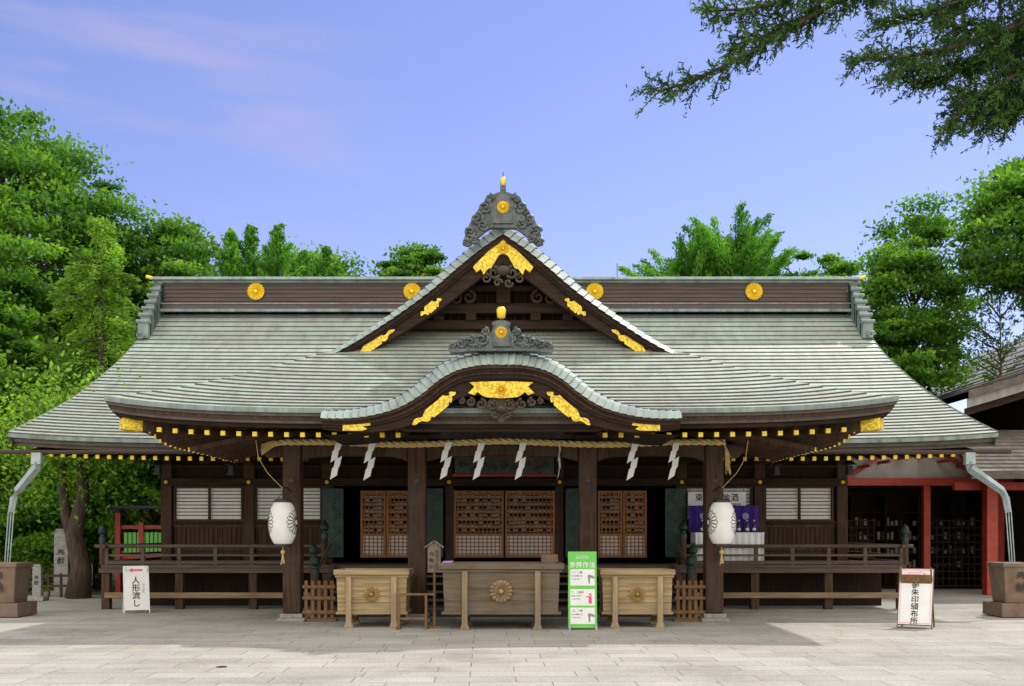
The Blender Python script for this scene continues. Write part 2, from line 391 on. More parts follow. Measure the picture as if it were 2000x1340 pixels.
g=G(); g.bb(-11.3,11.3,32.6,33.6,9.96,10.04); g.bb(-11.15,11.15,32.78,33.42,9.9,9.958); g.tube([(-11.35,33.1,10.08),(11.35,33.1,10.08)],.09,8)
g.make('ridge_cap',COPPERV,ridge,True,bevel=.01)
for s in(-1,1):
    g=G()
    for i in range(7):
        t=i/6; y=32.95-t*1.15; z=zmain(y)
        g.bb(s*(11.06),s*(11.28+.1*t),y-.12,y+.16,z+.02,max(z+.25,9.95-1.5*t))
        g.tube([(s*11.0,y-.1,max(z+.25,9.9-1.47*t)),(s*(11.33+.1*t),y-.1,max(z+.25,9.9-1.47*t))],.07,8)
    g.curl((s*11.28,31.6,zmain(31.7)+.18),.12,1.3,0,s,.045)
    g.make('ridge_end_ornament',COPPERD,ridge,True,bevel=.015)
    g=G(); g.tube([(s*11.3,33.1,10.08),(s*11.62,33.1,10.17)],.06,10); g.make('ridge_tip',GOLDS,ridge,True)
for px in(-8.0,-3.0,2.85,7.95):
    g=G(); g.crest((px,32.78,9.62),.29,th=.06); g.make('gilded_crest',GOLDS,ridge,True)
for xx,yy,zz,hh in((-7.3,33.1,10.1,.3),(3.6,33.1,10.1,.5),(7.3,33.1,10.1,.3),(-9,33.1,10.1,.25)):
    g=G(); g.tube([(xx,yy,zz),(xx,yy,zz+hh)],.012,5); g.make('lightning_rod',BLACK,ridge,True)
GP=[(0,8.94),(.6,8.52),(1.18,8.03),(1.76,7.5),(2.45,6.96),(3.25,6.4),(4.03,5.93)]
half=smoothcurve(GP,26)
def xgable(z):
    for (x0,z0),(x1,z1) in zip(half,half[1:]):
        if z>=z1: return x0+(x1-x0)*(z0-z)/(z0-z1)
    return 4.03
PP=[(19.5,4.22),(20.5,4.63),(21.5,5.12),(22.97,5.93),(24.4,6.85)]
PPs=smoothcurve(PP,24)
def zporch(y): return interp(PPs,y)
UPC=.22
def upt(u,t): return UPC*abs(u)**5*max(0,1-t)**1.3
g=G(); rows=[];NP=36
for (y,z) in PPs:
    t=(y-19.5)/3.5; W=7.5-(y-19.5) if y<22.97 else min(4.03,xgable(z+.12))
    rows.append([((-1+2*k/NP)*W,y-.12*abs(-1+2*k/NP)**6*max(0,1-t),z+upt(-1+2*k/NP,t)) for k in range(NP+1)])
courses(g,rows,.036,NP)
for s in(-1,1):
    rr=[]
    for (yy,z) in PPs:
        if yy>23.0: break
        inn=yy-19.5; X=7.5-inn; t=inn/3.5
        yend=23.6
        while zmain(yend)<z+.15 and yend<33: yend+=.1
        row=[]
        for k in range(13):
            f=k/12; y0=yy-.12*max(0,1-t); y=y0+(yend+.3-y0)*f
            row.append((s*X,y,z+UPC*max(0,1-f*1.6)**5*max(0,1-t)**1.3))
        rr.append(row)
    courses(g,rr,.036,12)
proof=g.make('porch_roof',[COPPER,RISER],SH,True,fixn=False)
def eaveline():
    L=[]
    for k in range(8,0,-1):
        f=k/8; L.append((-7.5,19.38+5*f,4.22+UPC*max(0,1-f*1.6)**5,(-1,0)))
    for k in range(NP+1):
        u=-1+2*k/NP; L.append((u*7.5,19.5-.12*abs(u)**6,4.22+UPC*abs(u)**5,(0,-1) if 0<k<NP else ((-.7,-.7) if k==0 else (.7,-.7))))
    for k in range(1,9):
        f=k/8; L.append((7.5,19.38+5*f,4.22+UPC*max(0,1-f*1.6)**5,(1,0)))
    return L
EL=eaveline()
g=G()
def sweep(g,sec,mi):
    for A,B in zip(EL,EL[1:]):
        for (o0,z0),(o1,z1) in zip(sec,sec[1:]):
            q=[]
            for P,o,z in((A,o0,z0),(B,o0,z0),(B,o1,z1),(A,o1,z1)):
                q.append((P[0]+P[3][0]*o,P[1]+P[3][1]*o,P[2]+z))
            g.add(q,[(0,1,2,3)],mi)
sweep(g,[(-.1,.045),(.02,.045),(.02,-.05)],0)
sweep(g,[(.02,-.05),(-.03,-.05),(-.03,-.11)],1)
sweep(g,[(-.03,-.11),(-.07,-.11),(-.07,-.17)],3)
sweep(g,[(-.07,-.17),(-.13,-.17),(-.13,-.24)],1)
sweep(g,[(-.13,-.24),(-.22,-.24),(-.22,-.31),(-.4,-.31)],2)
for A,B in zip(EL,EL[1:]):
    q=[(P[0]-P[3][0]*.4,P[1]-P[3][1]*.4,P[2]-.31) for P in(A,B)]+[(max(-4.9,min(4.9,P[0])),max(P[1],22.3),4.24) for P in(B,A)]
    g.add(q,[(0,1,2,3)],2)
g.make('eave_edge',[COPPERD,RISER,W_DARKX,W_MID],proof,True,fixn=False)
g=G();gc=G()
x=-7.0
while x<7.01:
    up=.19*abs(x/7.5)**5
    if abs(x)>2.0: 
        g.beam((x,20.05,3.80+up),(x,23.2,4.24),.09,.11); gc.bb(x-.044,x+.044,19.98,20.06,3.757+up,3.845+up)
    x+=.311
for s in(-1,1):
    for k in range(14):
        y=20.5+k*.31; up=.17*max(0,1-k/7)**4
        g.beam((s*7.02,y,3.76+up),(s*4.6,y,4.12),.09,.11); gc.bb(s*6.98,s*7.06,y-.04,y+.04,3.71+up,3.80+up)
    for k in range(12):
        y=21.0+k*.31
        g.beam((s*6.4,y,3.6),(s*4.6,y,3.97),.08,.1); gc.bb(s*6.36,s*6.43,y-.035,y+.035,3.565,3.64)
    g.beam((s*7.2,19.75,3.98),(s*4.6,22.3,4.04),.18,.22)
o=g.make('rafters',W_MID,proof,True); o['kind']='stuff'; o=gc.make('rafter_caps',GOLDS,proof,True); o['kind']='stuff'
for s in(-1,1):
    g=G(); g.beam((s*7.3,19.65,3.99),(s*7.02,19.93,3.97),.2,.24); g.make('corner_rafter_cap',GOLD,proof,True,bevel=.02)
full=[(-x,z) for x,z in half[::-1]]+half[1:]
g=G()
rr=[]
for (x,z) in half[::-1]:
    yend=23.6
    while zmain(yend)<z+.1 and yend<33: yend+=.1
    rr.append((x,z,yend+.4))
for s in(-1,1):
    for i in range(len(rr)-1):
        (x0,z0,e0),(x1,z1,e1)=rr[i],rr[i+1]
        g.add([(s*x0,23.35,z0+.04),(s*x0,e0,z0+.04),(s*x1,e1,z1),(s*x1,23.35,z1)],[(0,1,2,3)],0)
        g.add([(s*x0,23.35,z0-.25),(s*x0,e0,z0-.25),(s*x1,e1,z1-.25),(s*x1,23.35,z1-.25)],[(0,1,2,3)],2)
def verge(g,C,yb,yf,h,lift,mi=0,mr=1):
    n=len(C); mid=n//2; I=offs(C,h); M=offs(C,lambda x:h(x)*.4)
    for i in range(n-1):
        la,lb=(lift,.0) if i<mid else (0,lift)
        tx,tz=C[i+1][0]-C[i][0],C[i+1][1]-C[i][1]; l=math.hypot(tx,tz); nx,nz=-tz/l,tx/l
        def sec(k,lf):
            return [(C[k][0]+nx*lf,yb,C[k][1]+nz*lf),(M[k][0]+nx*lf*1.3,yf+.3*(yb-yf)-lf*.6,M[k][1]+nz*lf*1.3),(I[k][0]+nx*lf*.6,yf-lf,I[k][1]+nz*lf*.6)]
        a=sec(i,la); b=sec(i+1,lb); a0=sec(i,0); b0=sec(i+1,0)
        g.add(a+b,[(0,3,4,1),(1,4,5,2)],mi)
        if i<mid: g.add(a+a0,[(0,1,4,3),(1,2,5,4)],mr)
        else: g.add(b+b0,[(0,1,4,3),(1,2,5,4)],mr)
    return I
h1=lambda x:.32-.04*abs(x)
verge(g,full,23.35,22.9,h1,.025,3)
gable=g.make('gable_roof',[COPPER,RISER,W_DARK,COPPERV],SH,True,fixn=False)
g=G()
A=offs(full,lambda x:h1(x)-.01);B=offs(full,lambda x:.42-.045*abs(x)); g.strip(A,B,22.95,23.3)
A=B;B=offs(full,lambda x:.49-.053*abs(x)); g.strip(A,B,23.0,23.3)
g2=offs(full,lambda x:.86-.115*abs(x))
g.strip(B,g2,23.07,23.25)
g.make('bargeboard',W_DARKX,gable,True)
def goldstrip(C,x0,x1,ha,hb,y,name,parent,th=.03):
    n=36; seg=[]
    for i in range(n+1):
        x=x0+(x1-x0)*i/n; j=min(range(len(C)-1),key=lambda k:abs((C[k][0]+C[k+1][0])/2-x)); 
        a,b=C[j],C[j+1]; f=(x-a[0])/(b[0]-a[0]) if b[0]!=a[0] else 0
        seg.append((x,a[1]+(b[1]-a[1])*f))
    wa=[];wb=[]
    def prof(t,ph):
        d=min(t,1-t)
        return 1 if d>.34 else max(.1,(.62+.38*math.sin(d*24+ph)))*min(1,.1+d/.16)
    A=offs(seg,ha);B=offs(seg,hb)
    for i in range(n+1):
        t=i/n; k=prof(t,0);k2=prof(t,1.6); mx,mz=(A[i][0]+B[i][0])/2,(A[i][1]+B[i][1])/2
        wa.append((mx+(A[i][0]-mx)*k,mz+(A[i][1]-mz)*k)); wb.append((mx+(B[i][0]-mx)*k2,mz+(B[i][1]-mz)*k2))
    g=G(); g.strip(wa,wb,y-th,y); return g.make(name,GOLD,parent,True)
ap=[(-.68,7.86),(-.55,8.0),(0,8.56),(.55,8.0),(.68,7.86),(.6,7.74),(.5,7.82),(.44,7.68),(.34,7.82),(.26,7.83),(.2,7.95),(.1,8.12),(0,8.17),(-.1,8.12),(-.2,7.95),(-.26,7.83),(-.34,7.82),(-.44,7.68),(-.5,7.82),(-.6,7.74)]
g=G(); g.prism(ap,22.99,23.06); apx=g.make('apex_gilding',GOLD,gable,True,bevel=.006)
g=G(); g.crest((0,22.98,8.27),.13,th=.03); g.make('gilded_crest',GOLDS,apx,True)
for s in(-1,1):
    a,b=sorted((s*1.72,s*2.16)); goldstrip(full,a,b,lambda x:.40,lambda x:.60,23.06,'gable_gilding',gable)
    a,b=sorted((s*2.68,s*3.6)); goldstrip(full,a,b,lambda x:.31,lambda x:.50,23.06,'gable_gilding',gable)
g=G()
ins=offs(full,.3); g.add([(x,24.1,z) for x,z in ins]+[(3.9,24.1,5.6),(-3.9,24.1,5.6)],[tuple(range(len(ins)+2))])
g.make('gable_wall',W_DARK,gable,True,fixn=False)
g=G()
g.bb(-2.1,2.1,23.7,24.05,6.98,7.2); g.bb(-2.4,2.4,23.75,24.05,6.62,6.82); g.bb(-.16,.16,23.65,24.06,7.2,8.0); g.bb(-1.25,1.25,23.72,24.05,7.5,7.62)
for xx in(-1.5,-.75,.75,1.5): g.bb(xx-.12,xx+.12,23.7,24.05,6.82,6.975)
for k in range(24): g.bb(-2.6+k*.22,-2.56+k*.22,24.0,24.08,6.6,7.9-abs(-2.6+k*.22)*.6)
g.make('gable_frame',W_DARKX,gable,True,bevel=.015)
g=G()
for s in(-1,1):
    g.curl((s*.2,22.99,7.72),.15,1.4,math.pi/2,s,.045); g.curl((s*.38,23.0,7.6),.11,1.3,math.pi/2,s,.035); g.curl((s*.12,22.99,7.5),.1,1.2,0,-s,.035)
g.lathe([(.02,-.12),(.13,-.06),(.16,0),(.13,.07),(.02,.12)],(0,22.98,7.78),12)
g.make('carved_pendant',CARVEW,gable,True,smooth=True)
for s in(-1,1):
    g=G(); g.curl((s*.8,23.68,7.34),.16,1.3,math.pi/2,s,.05); g.curl((s*1.1,23.68,7.3),.13,1.3,math.pi/2,s,.04); g.make('cloud_carving',W_MID,gable,True,smooth=True)
g=G(); g.bb(-.16,.16,23.3,32.6,8.75,8.98); g.tube([(0,23.2,9.0),(0,32.6,9.0)],.12,10)
g.make('gable_ridge',COPPERD,gable,True)
def oni(yf,z,sc):
    g=G(); 
    out=[(-.36,-.12),(-.3,.45),(-.22,.62),(-.28,.72),(-.16,.78),(0,.82),(.16,.78),(.28,.72),(.22,.62),(.3,.45),(.36,-.12)]
    g.prism([(a*sc,z+b*sc) for a,b in out],yf,yf+.22*sc)
    g.prism([(a*sc*.72,z+.06+b*sc*.8) for a,b in out],yf-.05,yf+.02)
    return g
g=oni(22.75,8.78,.86)
for s in(-1,1):
    for cx,cz,r in((.40,9.14,.16),(.58,8.88,.15),(.44,8.74,.12),(.73,8.60,.12),(.3,9.34,.08),(.64,8.42,.09),(.8,8.36,.085)):
        g.curl((s*cx,22.78,cz),r,1.5,math.pi/2 if cz>8.8 else 0,s,.048)
    g.prism([(s*.0,8.84),(s*.2,9.36),(s*.38,9.3),(s*.56,9.08),(s*.71,8.84),(s*.82,8.6),(s*.9,8.32),(s*.78,8.28),(s*.4,8.6)],22.78,22.92)
orn=g.make('ridge_ornament',CARVE,gable,True,bevel=.012)
g=G(); g.crest((0,22.69,9.11),.14,th=.04); g.make('gilded_crest',GOLDS,orn,True)
g=G(); g.tube([(0,22.9,9.42),(0,22.88,9.8)],[.07,.055],12); g.make('ornament_neck',CARVE,orn,True)
g=G(); g.lathe([(.03,0),(.045,.02),(.06,.14),(.045,.18),(.01,.19)],(0,22.82,9.63),12); g.make('gilded_tip',GOLDS,orn,True,smooth=True)
g=G(); g.tube([(0,23,9.7),(0,23,10.0)],.01,5); g.make('lightning_rod',BLACK,orn,True)
KP=[(0,5.34),(.46,5.3),(.94,5.16),(1.32,4.93),(1.6,4.68),(1.98,4.43),(2.46,4.27),(2.9,4.2),(3.35,4.18)]
kh=smoothcurve(KP,26); kf=[(-x,z) for x,z in kh[::-1]]+kh[1:]
g=G()
def ye(z):
    y=19.5
    while zporch(y)<z+.05 and y<24: y+=.05
    return y+.2
for i in range(len(kf)-1):
    (x0,z0),(x1,z1)=kf[i],kf[i+1]
    g.add([(x0,19.3,z0+.02),(x1,19.3,z1+.02),(x1,ye(z1),z1+.02),(x0,ye(z0),z0+.02)],[(0,1,2,3)],0)
    g.add([(x0,19.2,z0-.45),(x1,19.2,z1-.45),(x1,22,z1-.45),(x0,22,z0-.45)],[(0,1,2,3)],2)
kk=lambda x:.34-.05*abs(x)
verge(g,kf,19.3,18.95,kk,.02,3)
kroof=g.make('curved_porch_gable',[COPPER,RISER,W_DARK,COPPERV],SH,True,fixn=False)
g=G(); A=offs(kf,lambda x:kk(x)-.01)
for a,y0,mi in((.05,18.98,0),(.10,19.03,1),(.15,19.08,0),(.23,19.12,1)):
    B=offs(kf,lambda x:kk(x)+a*(1-.12*abs(x))); g.strip(A,B,y0,19.3,mi); A=B
B=offs(kf,lambda x:kk(x)+.58*(1-.21*abs(x))); g.strip(A,B,19.17,19.33,1)
g.make('bargeboard',[W_MID,W_DARKX],kroof,True)
c=[(-.6,4.70),(-.3,4.715),(0,4.72),(.3,4.715),(.6,4.70),(.5,4.62),(.62,4.5),(.5,4.46),(.44,4.52),(.36,4.45),(.28,4.42),(0,4.40),(-.28,4.42),(-.36,4.45),(-.44,4.52),(-.5,4.46),(-.62,4.5),(-.5,4.62)]
g=G(); g.prism(c,19.09,19.15); cg=g.make('centre_gilding',GOLD,kroof,True,bevel=.006)
g=G(); g.crest((0,19.08,4.56),.1,th=.03); g.make('gilded_crest',GOLDS,cg,True)
for s in(-1,1):
    a,b=sorted((s*1.2,s*1.95)); goldstrip(kf,a,b,lambda x:.5,lambda x:.71,19.15,'porch_gilding',kroof)
    g=G(); g.prism([(s*2.46,3.97),(s*2.96,3.98),(s*2.96,3.80),(s*2.6,3.80),(s*2.5,3.83),(s*2.58,3.88),(s*2.44,3.9)],19.1,19.17); g.make('porch_gilding',GOLD,kroof,True)
g=G()
g.prism([(-.22,4.4),(.22,4.4),(.3,4.28),(.16,4.12),(.05,3.98),(0,3.94),(-.05,3.98),(-.16,4.12),(-.3,4.28)],19.18,19.26)
for s in(-1,1):
    for cx,cz,r in((.16,4.28,.1),(.38,4.3,.1),(.58,4.34,.08),(.12,4.1,.07),(.74,4.36,.05)): g.curl((s*cx,19.17,cz),r,1.4,math.pi/2,s,.035)
g.lathe([(.02,-.07),(.09,-.03),(.1,0),(.08,.05),(.02,.08)],(0,19.12,4.2),12)
g.make('carved_pendant',CARVEW,kroof,True)
g=G()
kin=offs(kf,lambda x:.5); kq=[(x,z) for x,z in kin if abs(x)<2.4]
g.add([(x,21.9,z) for x,z in kq]+[(2.4,21.9,3.9),(-2.4,21.9,3.9)],[tuple(range(len(kq)+2))])
g.bb(-2.6,2.6,20.3,20.6,3.92,4.04)
g.bb(-1.5,1.5,20.35,20.6,4.27,4.38)
g.prism([(-.45,4.04),(-.2,4.24),(-.12,4.27),(.12,4.27),(.2,4.24),(.45,4.04),(.3,4.04),(0,4.18),(-.3,4.04)],20.25,20.4)
for s in(-1,1):
    g.bb(s*.95-.12,s*.95+.12,20.3,20.6,4.04,4.26); g.bb(s*1.7-.15,s*1.7+.15,20.3,20.6,4.04,4.14)
g.make('porch_truss',CARVEW,kroof,True,bevel=.012,fixn=False)
g=oni(18.98,5.34,.62)
for s in(-1,1):
    for cx,cz,r in((.36,5.48,.13),(.56,5.44,.1),(.74,5.4,.085),(.46,5.34,.07),(.9,5.37,.05),(.3,5.62,.07)):
        g.curl((s*cx,18.98,cz),r,1.5,math.pi/2,s,.038)
    g.prism([(s*.2,5.32),(s*.25,5.64),(s*.5,5.54),(s*.8,5.46),(s*.98,5.36),(s*.98,5.27),(s*.5,5.24)],18.99,19.1)
g.prism([(-.95,5.22),(-.95,5.3),(.95,5.3),(.95,5.22),(.5,5.26),(-.5,5.26)],18.93,19.2)
orn=g.make('ridge_ornament',CARVE,kroof,True,bevel=.01)
g=G(); g.crest((0,18.93,5.6),.115,th=.03); g.make('gilded_crest',GOLDS,orn,True)
g=G(); g.lathe([(.03,0),(.07,.02),(.09,.16),(.065,.21),(.01,.22)],(0,18.97,5.86),12); g.make('gilded_tip',GOLDS,orn,True,smooth=True)
g=G(); g.bb(-.15,.15,19.15,21.5,5.3,5.5); g.make('porch_ridge',COPPERD,kroof,True)
# ---- pillars
for xx in(-4.5,-1.83,1.82,4.52):
    g=G(); g.bb(xx-.19,xx+.19,21.81,22.19,.17,3.85)
    p=g.make('porch_pillar',W_PILLAR,SH,True,bevel=.03)
    g=G(); g.bb(xx-.3,xx+.3,21.7,22.3,0,.08); g.bb(xx-.24,xx+.24,21.76,22.24,.08,.168); g.make('pillar_base',STONE,p,True,bevel=.015)
    g=G(); g.bb(xx-.28,xx+.28,21.72,22.28,3.85,3.98); g.bb(xx-.5,xx+.5,21.85,22.15,3.99,4.12)
    g.bb(xx-.5,xx-.3,21.8,22.2,4.12,4.25);g.bb(xx+.3,xx+.5,21.8,22.2,4.12,4.25);g.bb(xx-.1,xx+.1,21.8,22.2,4.12,4.25)
    g.make('bracket',W_DARKX,p,True,bevel=.02)
    g=G(); g.prism([(xx-.07,3.0),(xx,3.05),(xx+.07,3.0),(xx,2.95)],21.785,21.805); g.make('pillar_stud',BLACK,p,True)
for x0,x1 in((-4.3,-2.03),(-1.63,1.62),(2.02,4.32)):
    g=G()
    n=12;A=[];B=[]
    for i in range(n+1):
        t=i/n; e=min(t,1-t); z=3.5-.08*(1-min(1,e/.15))**2+ .04*math.sin(math.pi*t)
        A.append((x0+(x1-x0)*t,3.78)); B.append((x0+(x1-x0)*t,z))
    g.strip(A,B,21.88,22.12); g.make('porch_beam',W_PILLAR,SH,True,bevel=.015)
for s in(-1,1):
    g=G(); g.prism([(s*4.7,3.78),(s*5.1,3.76),(s*5.25,3.66),(s*5.12,3.6),(s*5.05,3.5),(s*4.7,3.52)],21.9,22.1); g.make('beam_nose',W_PILLAR,SH,True,bevel=.015)
g=G()
g.bb(-5.5,5.5,21.85,22.15,4.26,4.42); g.bb(-5,5,22.15,22.25,3.8,4.27)
for s in(-1,1):
    for xx in(1.83,4.5): g.bb(s*xx-.12,s*xx+.12,22.2,27,3.75,4.0)
for k in range(9): 
    xx=-3.2+k*.8
    if abs(abs(xx)-1.8)>.3: g.prism([(xx-.3,3.82),(xx-.1,4.0),(xx+.1,4.0),(xx+.3,3.82)],22.0,22.14)
g.make('porch_truss',W_DARK,SH,True,bevel=.01)
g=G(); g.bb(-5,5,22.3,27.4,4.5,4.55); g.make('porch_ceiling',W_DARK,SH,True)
# ---- body walls
g=G()
for s in(-1,1):
    g.bb(s*4.62,s*8.95,27.06,27.2,.3,4.9)
    g.bb(s*8.8,s*8.95,27.2,38,.3,5.0)
g.bb(-4.6,4.6,27.05,27.2,3.2,4.9); g.bb(-8.9,8.9,37.9,38,.3,5)
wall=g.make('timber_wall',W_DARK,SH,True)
g=G(); g.bb(-4.6,4.6,27.2,32,1.02,1.08); g.bb(-4.6,4.6,31.9,32,1.1,4); g.bb(-4.66,-4.6,27.2,32,1.1,4); g.bb(4.6,4.66,27.2,32,1.1,4); g.bb(-4.6,4.6,27.2,32,3.9,3.95)
for k in range(7): g.bb(-3.6+k*1.2,-3.45+k*1.2,31.5,31.6,1.1,3.9,0)
g.make('hall_interior',W_DARK,SH,True)
each('wall_post',[(xx-.14,xx+.14,26.85,27.12,1.1,4.6) for xx in(-8.87,-6.7,-4.65,4.65,6.7,8.87)]+[(xx-.11,xx+.11,26.9,27.12,1.1,4.2) for xx in(-2.3,-1.45,1.45,2.3)],W_PILLAR,wall,.02)
each('wall_beam',[(-8.95,8.95,26.83,26.94,3.12,3.32),(-8.9,8.9,26.86,26.98,3.9,4.1),(-8.9,8.9,26.88,27,3.6,3.68),(-8.9,-4.7,26.9,27.0,2.12,2.2),(4.7,8.9,26.9,27.0,2.12,2.2)],W_DARKX,wall)
for s in(-1,1):
    for k in range(5): 
        xx=s*(4.65+k*1.05); g=G(); g.bb(xx-.16,xx+.16,26.7,26.85,3.7,3.88); g.bb(xx-.3,xx+.3,26.65,26.85,3.885,4.05); g.make('wall_bracket',W_DARKX,wall,True,bevel=.01)
for xx in(-8.87,-6.7,-4.65,-2.3,-1.45,1.45,2.3,4.65,6.7,8.87):
    g=G(); g.crest((xx,26.82,3.22),.055,th=.02,petals=8); g.make('nail_cover',GOLDS,wall,True)
TEAL=simple('painted_carving',(.04,.15,.13),(.12,.025,.02),.6,9,bump=.6)
g=G(); g.bb(-1.3,1.3,26.8,26.9,3.42,3.9)
for k in range(9): g.curl((-1.1+k*.275,26.79,3.62+.05*(-1)**k),.11,1.3,k,(-1)**k,.03)
tr=g.make('painted_transom',TEAL,wall,True)
each('transom_rail',[(-1.35,1.35,26.74,26.8,3.36,3.42),(-1.35,1.35,26.74,26.8,3.86,3.92)],VERM,wall,.005)
for x0,x1 in((-8.65,-6.88),(-6.52,-4.8),(4.8,6.52),(6.88,8.65)):
    g=G(); g.bb(x0,x1,27.0,27.04,2.22,3.08); w=g.make('paper_window',PAPER,SH,True)
    g=G()
    for z in(2.20,3.06): g.bb(x0-.03,x1+.03,26.9,27.03,z,z+.05)
    for xx in(x0-.02,(x0+x1)/2,x1-.02): g.bb(xx-.025,xx+.025,26.91,27.02,2.25,3.07)
    for k in range(1,9): g.bb(x0,x1,26.96,27.0,2.25+k*.091,2.268+k*.091)
    g.make('window_frame',W_MID,w,True,bevel=.004)
    g=G(); g.bb(x0-.05,x1+.05,26.98,27.03,1.3,2.1)
    k=x0
    while k<x1: g.bb(k-.014,k+.014,26.95,26.99,1.35,2.06); k+=.12
    for z in(1.3,1.42,2.04): g.bb(x0-.05,x1+.05,26.93,26.98,z,z+.07)
    g.make('panelling',W_MID,w,True)
def door(x0,x1):
    z0,z1=1.24,3.0
    g=G(); w=.055
    for xx in(x0+w/2,x1-w/2): g.bb(xx-w/2,xx+w/2,26.9,26.98,z0,z1)
    for z in(z0,z1-w*1.3,z0+(z1-z0)*6/18-.015): g.bb(x0,x1,26.905,26.975,z,z+w*1.2)
    n=max(5,round((x1-x0)/.11)); 
    for k in range(1,n): xx=x0+(x1-x0)*k/n; g.bb(xx-.012,xx+.012,26.92,26.955,z0,z1)
    m=18
    for k in range(1,m): z=z0+(z1-z0)*k/m; g.bb(x0,x1,26.925,26.96,z-.012,z+.012)
    d=g.make('lattice_door',W_RED,SH,True)
    g=G(); g.bb(x0+.04,x1-.04,26.963,26.97,z0+.05,z0+(z1-z0)*6/m)
    g.make('door_paper',PAPER,d,True)
    g=G()
    for k in range(n):
        for j in range(7,m):
            if j%2==0 or R()<.35:
                a=x0+(x1-x0)*(k+.14)/n; b=x0+(x1-x0)*(k+.86)/n; c=z0+(z1-z0)*(j+.15)/m; e=c+(z1-z0)*U(.4,.66)/m; g.bb(a,b,26.963,26.968,c,e)
    o=g.make('posted_slips',SLIP,d,True); o['kind']='stuff'
door(-1.33,-.02);door(.02,1.33);door(-3.78,-3.12);door(-3.1,-2.46);door(2.46,3.1);door(3.12,3.74)
for x0,x1 in((-4.75,-4.2),(4.2,4.75),(-2.2,-1.6),(1.6,2.2)):
    g=G(); g.bb(x0,x1,26.72,26.8,1.25,3.05)
    cx=(x0+x1)/2
    for k in range(4):
        z=1.5+k*.44; g.prism([(cx-.22,z),(cx,z+.2),(cx+.22,z),(cx,z-.2)],26.69,26.72); g.prism([(cx-.12,z),(cx,z+.11),(cx+.12,z),(cx,z-.11)],26.66,26.69)
    g.make('panel_door',PGREEN,SH,True,bevel=.008)
# ---- veranda
g=G()
g.bb(-9.95,9.95,25.3,27.0,1.02,1.1); g.bb(-9.95,-8.95,27.0,37,1.02,1.1); g.bb(8.95,9.95,27.0,37,1.02,1.1)
g.bb(-10.0,10.0,25.25,25.4,.9,1.018)
ver=g.make('veranda_floor',W_GREY,SH,True,bevel=.01)
g=G(); g.bb(-9.8,9.8,26.6,26.7,.0,.95); g.make('veranda_backing',W_DARK,ver,True)
each('veranda_post',[(s*(9.85-k*1.82)-.1,s*(9.85-k*1.82)+.1,25.3,25.5,0,.9) for s in(-1,1) for k in range(4)],W_MID,ver,.015)
each('veranda_brace',[(-9.85,-4.3,25.24,25.295,.28,.42),(4.3,9.85,25.24,25.295,.28,.42)],W_BRACE,ver,.01)
for s in(-1,1):
    g=G(); a,b=sorted((s*9.9,s*4.5)); 
    g.tube([(s*10.15,25.4,1.56),(s*4.5,25.4,1.56)],.045,8); g.bb(a,b,25.36,25.44,1.31,1.36); g.bb(a,b,25.35,25.45,1.12,1.2)
    g.tube([(s*9.85,25.2,1.56),(s*9.85,36,1.56)],.045,8); g.bb(s*9.85-.04,s*9.85+.04,25.4,36,1.31,1.36);g.bb(s*9.85-.04,s*9.85+.04,25.4,36,1.12,1.2)
    for k in range(7):
        xx=s*(9.85-.9*k)
        if abs(xx)>4.5: g.bb(xx-.045,xx+.045,25.355,25.445,1.1,1.52)
    g.make('veranda_railing',W_GREY,ver,True)
def giboshi(g,x,y,z,sc=1,mi=1):
    g.lathe([(.075*sc,0),(.075*sc,.1*sc),(.05*sc,.12*sc),(.05*sc,.15*sc),(.085*sc,.2*sc),(.09*sc,.25*sc),(.06*sc,.32*sc),(.015*sc,.37*sc),(.004,.39*sc)],(x,y,z),12,mi)
for s in(-1,1):
    for xx,yy,z0,z1 in((9.95,25.4,1.1,1.66),(4.45,25.4,1.1,1.75),(4.45,24.0,0.0,1.2),(4.25,23.2,0,.95)):
        g=G(); g.lathe([(.08,0),(.08,z1-z0)],(s*xx,yy,z0),12); giboshi(g,s*xx,yy,z1,1.2); g.make('newel_post',[W_MID,DGREEN],ver,True)
g=G()
for k in range(6): g.bb(-4.1,4.1,25.25-.38*(k+1),25.25-.38*k+.02,.86-.17*k-.05,.86-.17*k+.0)
for s in(-1,1):
    g.beam((s*4.2,25.3,1.0),(s*4.2,22.9,-.05),.12,.3)
    g.tube([(s*4.3,25.4,1.6),(s*4.3,24.0,1.15),(s*4.3,23.2,.9)],.045,8)
g.make('stairs',W_GREY,SH,True,bevel=.008)
for s in(-1,1):
    for xx in(6.7,8.5):
        t=thing('hanging_lamp',(s*xx,25.2,3.35),'small dark bronze lamp hanging beneath the eaves','lamp','bronze lamps hanging under the eaves')
        g=G(); g.lathe([(.03,.34),(.17,.24),(.18,.22),(.09,.215)],(0,0,0),6); g.tube([(0,0,.33),(0,0,.75)],.008,5); g.make('lamp_roof',DGREEN,t)
        g=G(); g.lathe([(.09,.0),(.1,.02),(.09,.2)],(0,0,0),6); g.lathe([(.12,-.03),(.12,0)],(0,0,0),6); g.make('lamp_body',BLACK,t)
